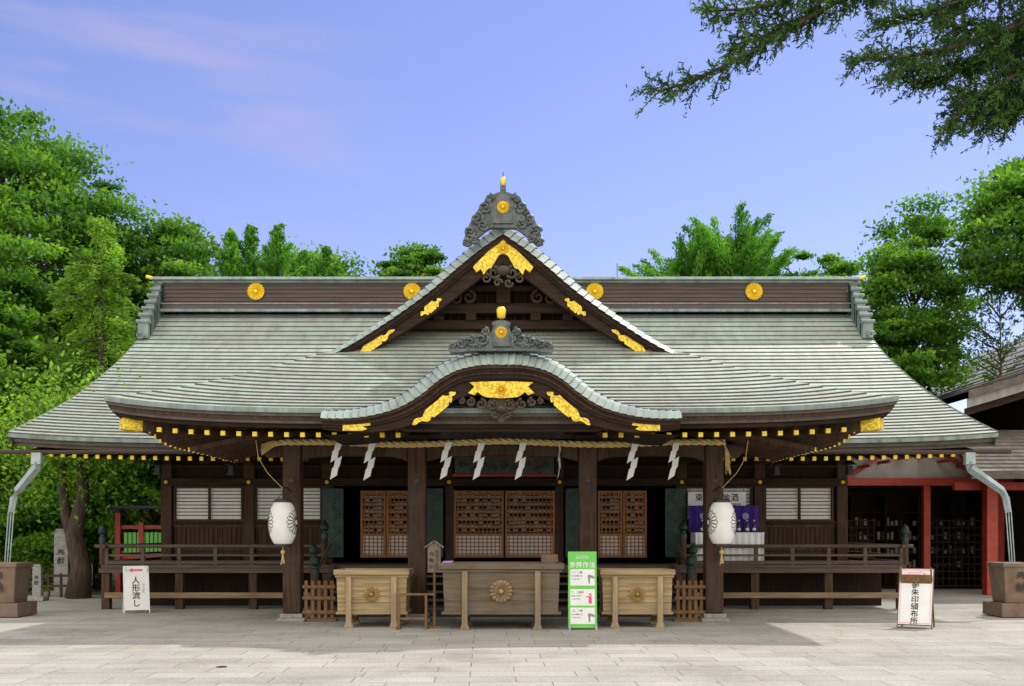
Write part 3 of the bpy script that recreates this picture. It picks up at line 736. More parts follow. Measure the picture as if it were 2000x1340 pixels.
# ------------------------------------------------------------ downspouts & pots
for s,px_ in((-1,-11.25),(1,11.55)):
    t=thing('downspout',(s*10.75,23.4,1.1),'bent pale steel rainwater pipe ending in hanging rods above a pot','downspout','rain pipes under the main eave')
    top=s*10.65
    g=G(); g.beam((top,23.4,3.72),(top,23.4,3.45),.22,.16)
    g.tube([(top,23.4,3.5),(top+s*.02,23.38,3.36),(px_-s*.2,23.3,2.85),(px_-s*.12,23.28,2.68),(px_-s*.08,23.25,2.35)],[.12,.11,.095,.09,.08],4)
    g.make('pipe',LAMPSTEEL,t,True,bevel=.01)
    g=G()
    for k in range(3): g.tube([(px_-s*.08+(k-1)*.06,23.25,2.4),(px_+(k-1)*.055,23.2,1.0)],.014,6)
    g.make('hanging_rods',LAMPSTEEL,t,True)
    b=thing('rain_pot',(px_,23.2,0),'square tapered bronze rainwater pot on a stone-like plinth','pot','rain pots beneath the downspouts')
    g=G(); g.box((0,0,.73),(.78,.78,.82),None,0,.82); 
    for sx,sy,w,d in((0,-.37,.84,.09),(0,.37,.84,.09),(-.375,0,.09,.66),(.375,0,.09,.66)): g.box((sx,sy,1.17),(w,d,.1))
    pot=g.make('pot_body',BRONZE,b,bevel=.02)
    g=G(); g.box((0,0,.17),(.95,.95,.3)); g.box((0,0,.01),(.82,.82,.02)); g.make('plinth',BRONZE,b,bevel=.03)
    text('奉\n納',.24,INK,pot,(0,-.387,.8),line=1.0)
# ------------------------------------------------------------ shimenawa
RP=thing('sacred_rope',(0,21.62,3.8),'twisted straw rope strung across the porch pillars','rope')
g=G()
def ropez(x): return 3.80+.025*math.cos(x*1.4)-.02*abs(math.sin(x*.9))
for ph in range(3):
    P=[]
    n=420
    for i in range(n+1):
        x=-4.7+9.4*i/n; a=x*13+ph*2.094
        P.append((x,21.62+.036*math.cos(a),ropez(x)+.036*math.sin(a)))
    g.tube(P,.038,5)
g.make('rope_strands',STRAW,RP,True,smooth=True)
g=G()
for i in range(60):
    a=U(0,6.28); r=U(0,.08); g.tube([(-4.68,21.62+r*.4*math.cos(a),3.79+r*.4*math.sin(a)),(-4.85,21.6,3.77+r*.8*math.sin(a)),(-5.08,21.58+r*math.cos(a),3.64+r*1.5*math.sin(a))],[.012,.012,.007],4)
g.make('frayed_end',STRAW,RP,True)
g=G()
for i in range(50):
    a=U(-.06,.06); g.tube([(4.66,21.6,3.8),(4.72+a*.3,21.6,3.66),(4.76+a,21.6,3.2+U(-.1,.3))],[.008,.008,.003],4)
g.make('frayed_end',STRAW,RP,True)
first=None
SHX=[(660,.0),(725,.2),(873,-.1),(937,.15),(1018,.3),(1092,1.3),(1235,.1),(1315,.25)]
for px,rz in SHX:
    X=(px-1000)*.01084+.2
    if first is None:
        first=thing('paper_streamer',(X,21.52,3.8),'white zigzag folded paper streamer hanging from the straw rope','paper streamer','zigzag paper streamers on the rope')
        g=G(); w=.145; z=0; x=.05
        for k in range(4):
            dx=-.03; y0=.015*(-1)**k
            g.add([(x-w/2,y0,z-.01),(x+w/2,y0,z+.07 if k else z),(x+w/2+dx-.02,-y0,z-.16),(x-w/2+dx-.02,-y0,z-.25)],[(0,1,2,3)])
            z-=.18; x+= (-.06 if k%2==0 else .05)
        g.tube([(.04,0,.04),(.04,0,-.03)],.006,4)
        g.make('folded_paper',WHITE,first,fixn=False); first.rotation_euler=(0,0,rz)
    else: copy_thing(first,(X,21.52,3.8-.01*(px%3)),rz)
# ------------------------------------------------------------ lanterns
def lantern(loc):
    t=thing('paper_lantern',loc,'tall white paper lantern with black chrysanthemum crest hanging before a pillar','lantern','paper lanterns at the porch pillars')
    g=G(); prof=[]
    H=.86;n=26
    def rad(v): return .155+.14*math.sin(math.pi*min(1,max(0,v)))**.7
    for i in range(n*2+1):
        v=i/(n*2); prof.append((rad(v)+(.008 if i%2 else 0),v*H))
    g.lathe(prof,(0,0,0),32); g.make('paper_shade',PAPER,t,smooth=True)
    g=G(); g.lathe([(.155,0),(.175,.01),(.175,.06),(.15,.07)],(0,0,H-.01),24); g.lathe([(.14,0),(.17,.01),(.17,.05),(.155,.06)],(0,0,-.05),24)
    g.tube([(0,0,H+.05),(0,0,H+.3)],.012,6); g.tube([(-.12,0,H+.05),(0,0,H+.2),(.12,0,H+.05)],.008,5); g.make('rim',BLACK,t)
    g=G()
    for phc in(-math.pi/2+1.35,-math.pi/2-1.35):
        for k in range(16):
            a=2*math.pi*k/16; P=[]
            for u,v in((.05,-.0),(.13,-.022),(.2,-.036),(.24,-.024),(.252,0),(.24,.024),(.2,.036),(.13,.022),(.05,0)):
                uu=u*math.cos(a)-v*math.sin(a)*1.0; vv=u*math.sin(a)+v*math.cos(a); z=.45+vv; r=rad(z/H)+.006; ph=phc+uu/.285
                P.append((r*math.cos(ph),r*math.sin(ph),z))
            g.tube(P,.0065,4)
    g.make('crest_outline',INK,t)
    g=G(); g.tube([(0,0,-.05),(.0,0,-.13),(.02,0,-.2)],.012,6); g.lathe([(.01,-.05),(.04,-.02),(.045,.03),(.01,.06)],(0,0,-.17),8)
    for k in range(9): g.tube([(0,0,-.18),(U(-.05,.05),U(-.03,.03),-.38-U(0,.05))],.007,4)
    g.make('tassel',STRAW,t)
    return t
L1=lantern((-4.5,21.0,1.66)); L2=copy_thing(L1,(4.5,21.0,1.66))
for s in(-1,1):
    t=thing('lantern_bracket',(s*4.5,21.75,3.1),'dark iron hook and cord holding a paper lantern','bracket','lantern brackets on the porch pillars')
    g=G(); g.tube([(s*4.5,21.8,2.78),(s*4.5,21.3,2.84),(s*4.5,21.0,2.82)],.014,6); g.make('hook',BLACK,t,True)
    g=G(); g.tube([(s*4.5,21.0,2.8),(s*4.75,20.75,3.1),(s*4.9,20.6,3.4),(s*4.94,20.55,3.75)],.006,5); g.make('cord',STRAW,t,True)
# ------------------------------------------------------------ offering boxes
def offering(x,y,w,h,d,mat,legm,cm,cr,lab,legx):
    t=thing('offering_box',(x,y+d/2,0),lab,'offering box','wooden offering boxes before the hall')
    yf=-d/2
    g=G(); g.box((0,0,h*.57),(w*.96,d*.94,h*.62),None,0,.97)
    g.box((0,0,h*.25),(w*.98,d*.96,.05))
    for z in(.44,.63): g.box((0,yf+.028,h*z),(w*.935,.012,.006))
    g.make('box_body',mat,t,bevel=.01)
    g=G(); 
    g.box((0,0,h*.885),(w*1.0,d,h*.05))
    for sy in(-1,1): g.box((0,sy*(d/2+.01),h*.955),(w*1.03,.07,h*.09))
    for sx in(-1,1): g.box((sx*(w/2-.02),0,h*.955),(.07,d-.06,h*.088))
    g.make('rim',mat,t,bevel=.01)
    g=G(); n=int(w/.09)
    for k in range(n): g.box((-w/2+.1+k*(w-.2)/(n-1),0,h*.93),(.035,d-.1,.04))
    g.make('slats',mat,t)
    for sx in(-1,1):
        g=G(); g.prism([(sx*legx-.055,h*.88),(sx*legx+.055,h*.88),(sx*legx+.055,.12),(sx*legx+.1,.0),(sx*legx-.1,.0),(sx*legx-.055,.12)],yf-.05,yf+.04)
        g.prism([(sx*legx-.055,h*.6),(sx*legx+.055,h*.6),(sx*legx+.055,.12),(sx*legx+.1,.0),(sx*legx-.1,.0),(sx*legx-.055,.12)],-yf-.04,-yf+.05)
        g.box((sx*legx,0,.12),(.09,d-.1,.09)); g.make('leg',legm,t,bevel=.01)
    g=G(); g.crest((0,yf-.0,h*.58),cr,th=.045); g.make('carved_crest',cm,t)
    return t
offering(-.01,19.95,2.38,1.3,1.1,W_BOX,W_BOXL,W_CRESTB,.225,'large weathered brown offering box with carved chrysanthemum crest',.71)
offering(-2.6,20.4,1.46,1.16,.9,W_LIGHT,W_LIGHTZ,W_CREST,.155,'smaller pale wooden offering box with carved crest',.45)
offering(2.7,20.4,1.46,1.16,.9,W_LIGHT,W_LIGHTZ,W_CREST,.155,'smaller pale wooden offering box with carved crest',.45)
t=thing('leaflet_stack',(-1.08,20.3,1.3),'small pink and violet leaflets lying on the large offering box','leaflet')
g=G(); g.box((0,0,.012),(.2,.16,.02)); g.box((.02,.01,.03),(.18,.15,.012),Matrix.Rotation(.2,3,'Z')); g.make('paper_sheets',simple('lilac_paper',(.5,.25,.6),(.45,.2,.55),.8,bump=0),t)
t=thing('tilted_panel',(.95,20.4,1.28),'small dark tilted reading panel resting on the large offering box','panel')
g=G(); g.box((0,0.05,.02),(.2,.15,.03)); g.box((0,.04,.1),(.34,.02,.2),Matrix.Rotation(-.7,3,'X')); g.make('panel_board',BRONZE,t,bevel=.005)
for x0,x1 in((-4.25,-3.6),(3.7,4.3)):
    t=thing('low_picket_fence',((x0+x1)/2,21.9,0),'short reddish brown picket fence beside a porch pillar','fence','short picket fences beside the boxes')
    g=G(); w=x1-x0
    for k in range(5): g.box((-w/2+.05+k*(w-.1)/4,0,.44),(.07,.04,.86))
    for z in(.2,.5,.74): g.box((0,-.035,z),(w+.06,.03,.07))
    g.box((0,0,.03),(w+.1,.14,.06))
    g.make('pickets',W_FENCE,t,bevel=.006)
t=thing('wooden_barrier',(-1.72,20.2,0),'thin reddish wooden bar on two slender posts between offering boxes','barrier')
g=G(); g.bb(-.38,.38,-.03,.03,.66,.70); g.bb(-.34,-.29,-.025,.025,0,.66); g.bb(.2,.25,-.025,.025,0,.66)
for xx in(-.315,.225): g.bb(xx-.04,xx+.04,-.18,.18,0,.05)
g.bb(-.29,.2,-.015,.015,.18,.22); g.make('bar_frame',W_FENCE,t,bevel=.004)
NOTW=wood('grey_notice_wood',(.24,.18,.13),(.13,.095,.07))
t=thing('wooden_notice',(-1.35,20.45,0),'roofed wooden notice board on a post warning of security cameras','notice board')
g=G(); g.bb(-.025,.025,-.02,.02,0,1.2); g.bb(-.15,.15,-.1,.1,0,.04); g.make('post',W_FENCE,t,bevel=.004)
g=G(); g.prism([(-.13,1.1),(.13,1.1),(.13,1.62),(0,1.72),(-.13,1.62)],-.045,-.02); bd=g.make('notice_board',NOTW,t,bevel=.004)
g=G(); g.beam((-.19,-.035,1.6),(.01,-.035,1.74),.12,.025); g.beam((.19,-.035,1.6),(-.01,-.035,1.745),.12,.025); g.make('notice_roof',NOTW,t)
text('防\n犯\nカ\nメ\nラ',.085,INK,bd,(.06,-.05,1.35),line=.95); text('作\n動\n中',.11,INK,bd,(-.05,-.05,1.34),line=1.1)
t=thing('worship_guide_sign',(1.58,19.9,0),'green and white standing sign explaining how to worship','sign')
g=G(); g.box((0,0,.78),(.56,.03,1.5)); bd=g.make('sign_board',GREEN,t,bevel=.006); bd.location=(0,.1,0); bd.rotation_euler=(math.radians(-5),0,0)
for sx in(-1,1):
    g=G(); g.beam((sx*.26,-.02,0),(sx*.26,.02,.12),.03,.03); g.beam((sx*.26,.45,0),(sx*.26,.2,1.3),.025,.025); g.beam((sx*.26,0,.06),(sx*.26,.44,.06),.02,.02)
    g.make('leg',LAMPSTEEL,t)
for z in(1.02,.63,.27):
    g=G(); g.bb(-.24,.24,-.022,-.0155,z-.16,z+.16); g.make('white_panel',WHITE,bd)
text('参拝作法',.125,WHITE,bd,(0,-.018,1.27),char=1.08); text('正しい手水の\nお参りのしかた',.038,WHITE,bd,(0,-.018,1.42))
SKIN=simple('printed_grey',(.25,.25,.28),(.2,.2,.22),.7,bump=0)
for z,a,b in((1.02,'一、二拝','深いお辞儀を二回'),(.63,'二、二拍手','胸の前で二回打つ'),(.27,'三、一拝','深いお辞儀を一回')):
    text(a,.05,INK,bd,(-.1,-.0255,z+.1)); text(b,.027,INK,bd,(-.11,-.0255,z+.03)); text('心を込めて静かに',.022,INK,bd,(-.12,-.0255,z-.03))
    g=G(); bow=a!='二、二拍手'
    if bow:
        g.prism([(.12,z-.12),(.145,z-.12),(.15,z+.0),(.11,z+.0)],-.026,-.0225); g.prism([(.15,z+.05),(.11,z+.05),(.1,z+.0),(.15,z-.01),(.21,z+.0),(.21,z+.03)],-.028,-.0225)
        hx,hz=.215,z-.0
    else:
        g.prism([(.12,z-.12),(.18,z-.12),(.175,z+.03),(.125,z+.03)],-.028,-.0225); g.prism([(.12,z+.0),(.07,z+.01),(.07,z+.025),(.12,z+.02)],-.027,-.0225); hx,hz=.15,z+.06
    g.prism([(hx+.022*math.cos(k*.52),hz+.022*math.sin(k*.52)) for k in range(12)],-.029,-.0225)
    g.make('pictogram',PINK if not bow else SKIN,bd)
def aframe(loc,w,h,rot,lab,txt,tsz,arrow,frame,tilt=-13,tz=.42):
    t=thing('folding_sign',loc,lab,'sign','folding direction signs on the paving',rotz=rot)
    tilt=math.radians(tilt)
    g=G(); g.box((0,0,.08+h/2),(w,.02,h)); bd=g.make('front_board',WHITE,t,bevel=.004); bd.rotation_euler=(tilt,0,0); bd.location=(0,-.2,0)
    g=G(); 
    for sx in(-1,1): g.box((sx*(w/2+.008),0,h/2+.04),(.018,.03,h+.08))
    g.box((0,0,h+.08),(w,.029,.016)); g.box((0,0,.085),(w-.01,.029,.016))
    g.make('frame',frame,bd,bevel=.003)
    for sx in(-1,1):
        g=G(); g.beam((sx*(w/2-.01),.38,0),(sx*(w/2-.03),0.03,h+.04),.03,.03); g.make('leg',frame,t)
    g=G(); g.box((0,.19,.1+h*.45),(w*.93,.012,h*.8),Matrix.Rotation(-tilt,3,'X')); g.make('rear_board',W_FENCE if frame==W_FENCE else WHITE,t)
    text(txt,tsz,INK,bd,(-.01,-.014,.08+h*tz),line=1.0,bold=.018)
    g=G(); z=.08+h*.91; s=-1 if arrow=='l' else 1
    P=[(s*.17,z),(s*.07,z+.05),(s*.07,z+.02),(-s*.15,z+.02),(-s*.15,z-.02),(s*.07,z-.02),(s*.07,z-.05)]
    if arrow=='l': g.prism(P,-.014,-.0105)
    else:
        for a,b in zip(P,P[1:]+P[:1]): g.beam((a[0],-.012,a[1]),(b[0],-.012,b[1]),.005,.009)
    g.make('arrow_mark',PINK,bd)
    if arrow=='r':
        g=G()
        for a,b in(((-w/2+.03,.12),(-w/2+.03,h+.05)),((w/2-.03,.12),(w/2-.03,h+.05)),((-w/2+.03,.12),(w/2-.03,.12)),((-w/2+.03,h+.05),(w/2-.03,h+.05))):
            g.beam((a[0],-.011,a[1]),(b[0],-.011,b[1]),.004,.008)
        g.make('border_line',PINK,bd)
    return t,bd
t,bd=aframe((-8.68,24.2,0),.54,1.06,.45,'white folding sign with a pink arrow pointing to the doll-floating rite','人\n形\n流\nし',.185,'l',WHITE,-16,.42)
text('ひ\nと\nが\nた',.055,INK,bd,(.16,-.014,.6),line=1.1)
t,bd=aframe((8.2,20.3,0),.62,1.16,-.5,'white folding sign with pink border pointing to the seal-stamp office','御\n朱\n印\n頒\n布\n所',.146,'r',W_FENCE,-19,.43)
# ------------------------------------------------------------ sake display
t=thing('display_table',(5.65,25.9,1.1),'table draped in white cloth standing on the veranda','table')
g=G(); n=40;P=[]
for i in range(n+1):
    x=-.85+1.7*i/n; P.append((x,-.3+.02*math.sin(i*1.7)))
g.add([(x,y,0.0) for x,y in P]+[(x,y*.95,.78) for x,y in P],[(i,i+1,n+2+i,n+1+i) for i in range(n)])
g.bb(-.87,.87,-.3,.4,.78,.8); g.bb(-.86,-.84,-.28,.4,0,.78); g.bb(.84,.86,-.28,.4,0,.78)
g.make('table_cloth',WHITE,t,fixn=False)
g=G(); g.bb(-.8,.8,-.26,.36,.7,.775); g.make('table_top',W_MID,t)
t=thing('purple_hanging',(5.65,26.35,1.9),'deep purple cloth with faded crests behind the bottles','cloth')
g=G(); n=50
g.add([(-.9+1.8*i/n,.03*math.sin(i*.9),z-(.12*math.sin(math.pi*((i/n*3)%1)) if z==0 else 0)) for z in(0,.66) for i in range(n+1)],[(i,i+1,n+2+i,n+1+i) for i in range(n)]); g.bb(-.95,.95,-.04,.04,.66,.69); g.make('cloth_sheet',PURPLE,t,fixn=False)
for x in(-.55,0,.55):
    g=G(); g.crest((x,-.045,.42),.09,th=.008); g.make('printed_crest',LILAC,t)
GLASSM=[simple('green_bottle_glass',(.02,.07,.03),(.01,.04,.02),.15,bump=0),simple('brown_bottle_glass',(.06,.025,.01),(.03,.012,.006),.15,bump=0)]
for k in range(8):
    x=5.0+k*.19
    b=thing('sake_bottle',(x,25.85+.08*(k%2),1.9),'sake bottle with pale label standing on the white cloth','bottle','sake bottles on the table')
    g=G(); g.lathe([(.038,0),(.042,.01),(.042,.16),(.03,.21),(.014,.25),(.014,.3)],(0,0,0),12); g.make('bottle_glass',GLASSM[k%2],b,smooth=True)
    g=G(); g.lathe([(.0435,.05),(.0435,.11)],(0,0,0),12); g.make('label_band',WHITE,b)
    g=G(); g.lathe([(.017,.285),(.017,.315)],(0,0,0),8); g.make('cap',GOLDS if k%3 else WHITE,b)
t=thing('sake_sign',(5.52,26.6,2.75),'white hanging board advertising local sake','sign')
g=G(); g.box((0,0,0),(1.5,.04,.42)); bd=g.make('sign_board',WHITE,t,bevel=.006)
text('東京の地酒',.22,INK,bd,(0,-.024,.06),char=1.1); text('東京都酒造組合',.09,INK,bd,(.3,-.024,-.13))
g=G(); g.tube([(-.7,0,.2),(-.7,0,.4)],.008,4); g.tube([(.7,0,.2),(.7,0,.4)],.008,4); g.make('hanging_wire',BLACK,t)
# ------------------------------------------------------------ neighbouring buildings
TILE=simple('grey_brown_shingle',(.30,.28,.255),(.17,.155,.14),.7,5,(1,.3,.3),bump=.3)
def gableroof(g,xc,yf,yb,hw,ze,zr,n=14,mi=0,th=.2,curve=.25,step=0):
    prof=[]
    for i in range(n+1):
        t=i/n; prof.append((hw*(1-t),ze+(zr-ze)*(t-curve*math.sin(math.pi*t)*.5)))
    for s in(-1,1):
        for (x0,z0),(x1,z1) in zip(prof,prof[1:]):
            a,b=xc+s*x0,xc+s*x1
            g.add([(a,yf,z0+.04),(a,yb,z0+.04),(b,yb,z1),(b,yf,z1)],[(0,1,2,3)],mi)
            g.add([(a,yf,z0),(a,yf,z0+.04),(a,yb,z0+.04),(a,yb,z0)],[(0,1,2,3)],1)
            g.add([(a,yf,z0+.04),(b,yf,z1),(b,yf,z1-th),(a,yf,z0-th)],[(0,1,2,3)],1)
            g.add([(a,yf,z0-th),(b,yf,z1-th),(b,yb,z1-th),(a,yb,z0-th)],[(0,1,2,3)],2)
            if step:
                g.add([(a,yf+.12,z0-th),(b,yf+.12,z1-th),(b,yf+.12,z1-th-.28),(a,yf+.12,z0-th-.28)],[(0,1,2,3)],0)
                g.add([(a,yf+.3,z0-th-.28),(b,yf+.3,z1-th-.28),(b,yf+.3,z1-th-.5),(a,yf+.3,z0-th-.5)],[(0,1,2,3)],2)
B=thing('office_building',(22,34,0),'two-storey shrine office with shingled gable roof, white plaster and red posts','building')
g=G(); gableroof(g,24,30.5,52,10.2,6.1,11.0,step=1); g.make('upper_roof',[TILE,RISER,W_DARKX],B,True,fixn=False)
g=G(); g.bb(16.8,30,32.5,50,0,6.3); w=g.make('timber_wall',W_DARKX,B,True)
each('plaster_panel',[(17.1+k*1.25,18.2+k*1.25,32.4,32.49,5.15,5.5) for k in range(4)],PLASTER,w,.005)
each('wall_rail',[(16.7,30,32.36,32.48,z,z+.16) for z in(3.6,4.92,5.55)],W_MID,w)
g=G(); n=12
for i in range(n):
    t0,t1=i/n,(i+1)/n; y0,y1=29.0+3.5*t0,29.0+3.5*t1; z0,z1=3.6+1.55*t0,3.6+1.55*t1
    g.add([(13.2+.9*t0,y0,z0+.05),(30,y0,z0+.05),(30,y1,z1),(13.2+.9*t1,y1,z1)],[(0,1,2,3)],0); g.add([(13.2+.9*t0,y0,z0-.02),(30,y0,z0-.02),(30,y0,z0+.05),(13.2+.9*t0,y0,z0+.05)],[(0,1,2,3)],1)
g.bb(13.2,30,28.95,29.1,3.42,3.6,1); g.add([(13.2,29.0,3.45),(30,29.0,3.45),(30,32.5,4.8),(14.1,32.5,4.8)],[(0,1,2,3)],2)
g.make('lower_roof',[TILE,RISER,W_MID],B,True,fixn=False)
each('red_post',[(x-.17,x+.17,31.0,31.34,0,3.9) for x in(14.75,17.3,19.6)],VERM,B,.02)
each('red_beam',[(13.8,30,31.45,31.65,3.2,3.45)],VERM,B,.02)
K=thing('amulet_pavilion',(13.5,34,0),'open pavilion with vermilion posts, white gable infill and amulet racks','pavilion')
g=G(); gableroof(g,13.5,33.0,44,4.2,3.75,5.6,th=.16); g.make('pavilion_roof',[TILE,RISER,PLASTER],K,True,fixn=False)
each('pavilion_post',[(x-.11,x+.11,33.9,34.12,0,3.45) for x in(10.4,13.95,16.4)],VERM,K,.01)
g=G()
g.bb(9.7,17.3,33.85,34.1,3.45,3.7)
for k in range(12):
    x=9.8+k*.66; g.beam((x,33.1,3.62+.25*(3.7-abs(x-13.5))*.9),(x,38,3.62+.25*(3.7-abs(x-13.5))*.9),.08,.1)
for s in(-1,1):
    g.beam((13.5+s*2.2,33.9,3.7),(13.5,33.9,5.2),.1,.14)
g.make('vermilion_frame',VERM,K,True,bevel=.01)
g=G(); g.add([(10.2,34.2,3.7),(16.8,34.2,3.7),(13.5,34.2,5.2)],[(0,1,2)]); g.make('gable_infill',PLASTER,K,True,fixn=False)
g=G(); g.bb(9.8,17.3,37.5,37.6,0,3.7); g.bb(9.8,17.3,34.2,37.5,3.4,3.44); g.bb(9.8,17.3,34.3,37.5,.005,.02)
for z in(.6,1.1,1.6,2.1,2.6): g.bb(10,17.2,36.8,37.48,z,z+.05)
for x in(10,11.2,12.4,13.6,14.8,16,17.2): g.bb(x-.05,x+.05,36.7,37.48,.03,3.2)
g.make('rack',W_DARK,K,True)
g=G()
for r in range(4):
    for k in range(44):
        if R()<.7:
            x=10.1+k*.16; z=.65+r*.5; h=U(.1,.3); g.bb(x,x+.1,36.72,36.79,z,z+h,int(R()*3))
o=g.make('amulet_cards',[SLIP,W_MID,SLIP],K,True); o['kind']='stuff'
for x0,x1 in((10.8,12.4),(14.3,16.0)):
    g=G()
    for k in range(9): x=x0+(x1-x0)*k/8; g.bb(x-.02,x+.02,34.5,34.54,.1,2.3)
    for k in range(10): z=.1+2.2*k/9; g.bb(x0,x1,34.46,34.5,z-.02,z+.02)
    g.make('lattice_screen',W_DARK,K,True)
# ------------------------------------------------------------ left yard items
t=thing('red_gate_fence',(-10.9,31,0),'vermilion fence and post with a green slatted panel','fence')
g=G()
for x in(-.8,-.1,.9): g.bb(x-.08,x+.08,-.1,.1,0,2.5 if x<-.7 else 2.2)
g.bb(-.8,1.0,-.05,.05,2.0,2.12); g.bb(-.8,1.0,-.05,.05,.7,.82); g.bb(-.8,1.0,-.02,.02,.82,1.35)
g.make('red_frame',VERM,t,bevel=.01)
g=G(); 
for k in range(11): g.bb(-.62+k*.13,-.52+k*.13,-.07,-.055,1.3,1.9)
g.make('green_slats',GREEN,t)
g=G(); g.lathe([(.12,0),(.14,.03),(.14,.14),(.1,.16)],(-.8,0,2.5),10); g.bb(-1.2,1.3,-.25,.25,2.62,2.7); g.make('cap',BLACK,t)
for x,y,h,w in((-13.4,31,1.95,.42),(-13.0,28.5,.95,.24),(-15.6,33,1.3,.3)):
    t=thing('stone_marker',(x,y,0),'upright grey granite marker post with carved writing' ,'stone marker','granite marker posts under the trees')
    g=G(); g.box((0,0,h/2),(w,w*.6,h),None,0,1.06); g.box((0,0,h+.03),(w*.85,w*.5,.06)); st=g.make('shaft',STONE,t,bevel=.02)
    g=G(); g.box((0,0,.06),(w*2,w*1.6,.12)); g.make('base',STONE,t,bevel=.02)
    text('奉\n献',w*.55,INK,st,(0,-w*.33,h*.6),line=1.0)
t=thing('low_timber_fence',(-14.5,30,0),'low brown timber fence at the foot of the trees','fence')
g=G()
for k in range(14): g.bb(-2.5+k*.36,-2.44+k*.36,-.03,.03,0,.7)
for z in(.3,.6): g.bb(-2.55,2.3,-.05,-.03,z,z+.07)
g.make('pickets',W_MID,t)
# ------------------------------------------------------------ foliage
rng=np.random.default_rng(5)
def leafmesh(name,C,size,shade,mat,parent,aspect=.55,dirs=None):
    n=len(C); a=rng.normal(size=(n,3)) if dirs is None else dirs+rng.normal(size=(n,3))*.35
    a/=np.linalg.norm(a,axis=1)[:,None]; r=rng.normal(size=(n,3)); b=np.cross(a,r); b/=np.linalg.norm(b,axis=1)[:,None]
    s=(size*rng.uniform(.6,1.25,n))[:,None]
    V=np.empty((n,4,3)); V[:,0]=C-a*s; V[:,1]=C-b*s*aspect+a*s*.1; V[:,2]=C+a*s; V[:,3]=C+b*s*aspect+a*s*.1
    me=bpy.data.meshes.new(name); me.vertices.add(n*4); me.vertices.foreach_set('co',V.ravel().astype(np.float32))
    me.loops.add(n*4); me.loops.foreach_set('vertex_index',np.arange(n*4,dtype=np.int32))
    me.polygons.add(n); me.polygons.foreach_set('loop_start',np.arange(0,n*4,4,dtype=np.int32)); me.polygons.foreach_set('loop_total',np.full(n,4,dtype=np.int32))
    me.update(calc_edges=True)
    at=me.attributes.new('shade','FLOAT','FACE'); at.data.foreach_set('value',np.clip(shade,0,1).astype(np.float32))
    me.materials.append(mat)
    o=bpy.data.objects.new(name,me); COL.objects.link(o)
    if parent: o.parent=parent
    return o
def broad(x,y,h,rx,zc,rz,ncl,per,size,mat,lab,name='broadleaf_tree',cat='tree',clr=.2,tr=.3,group=None,lean=0):
    t=thing(name,(x,y,0),lab,cat,group)
    lob=[(rng.normal(size=3),rng.uniform(.72,1.18)) for _ in range(18)]
    lob=[(v/np.linalg.norm(v),k) for v,k in lob]
    C=[];rad=[];sp=[]
    for i in range(ncl):
        d=rng.normal(size=3); d/=np.linalg.norm(d)
        k=max(lob,key=lambda l:float(np.dot(l[0],d)))[1]
        r=rng.uniform(.25,1)**.5*k
        if d[2]<-.3: r*=.85
        C.append(np.array([d[0]*rx*r,d[1]*rx*r,zc+d[2]*rz*r])); q=rx*clr*rng.uniform(.5,1.3); rad.append(np.array([q*1.2,q*1.2,q*.4]))
        sp.append(np.array([d[0],d[1],0])*rng.uniform(-.5,.1))
    C=np.array(C);rad=np.array(rad);sp=np.array(sp)
    g=G(); top=zc+rz*.5
    P=[];Rr=[]
    for i in range(9):
        f=i/8; P.append((lean*f+.15*math.sin(f*5+x),.1*math.sin(f*4+y),top*f)); Rr.append(tr*(1-.8*f)+(.12 if i==0 else 0))
    g.tube(P,Rr,9)
    for i in range(0,min(ncl,60)):
        c=C[i*(ncl//min(ncl,60))]; z0=max(zc-rz*.9,min(top*.95,c[2]-abs(c[0])*.6-.5)); z0=max(1.5,z0)
        f=z0/top; p0=Vector((lean*f,0,z0)); c=Vector(c); m=p0.lerp(c,.5)+Vector((0,0,.15*rx))
        g.tube([p0,m,c],[tr*.35*(1-.6*f),tr*.2*(1-.6*f)+.01,.015],5)
    g.make('trunk',BARK,t,smooth=True)
    idx=np.repeat(np.arange(ncl),per); n=len(idx)
    d=rng.normal(size=(n,3))*.62
    pos=C[idx]+d*rad[idx]
    dl=d[:,0]*sp[idx][:,0]+d[:,1]*sp[idx][:,1]
    pos[:,2]+=dl*rad[idx][:,0]*.9
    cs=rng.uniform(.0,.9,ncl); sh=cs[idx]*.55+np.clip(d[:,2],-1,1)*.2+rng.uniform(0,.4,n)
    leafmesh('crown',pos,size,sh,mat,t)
    return t
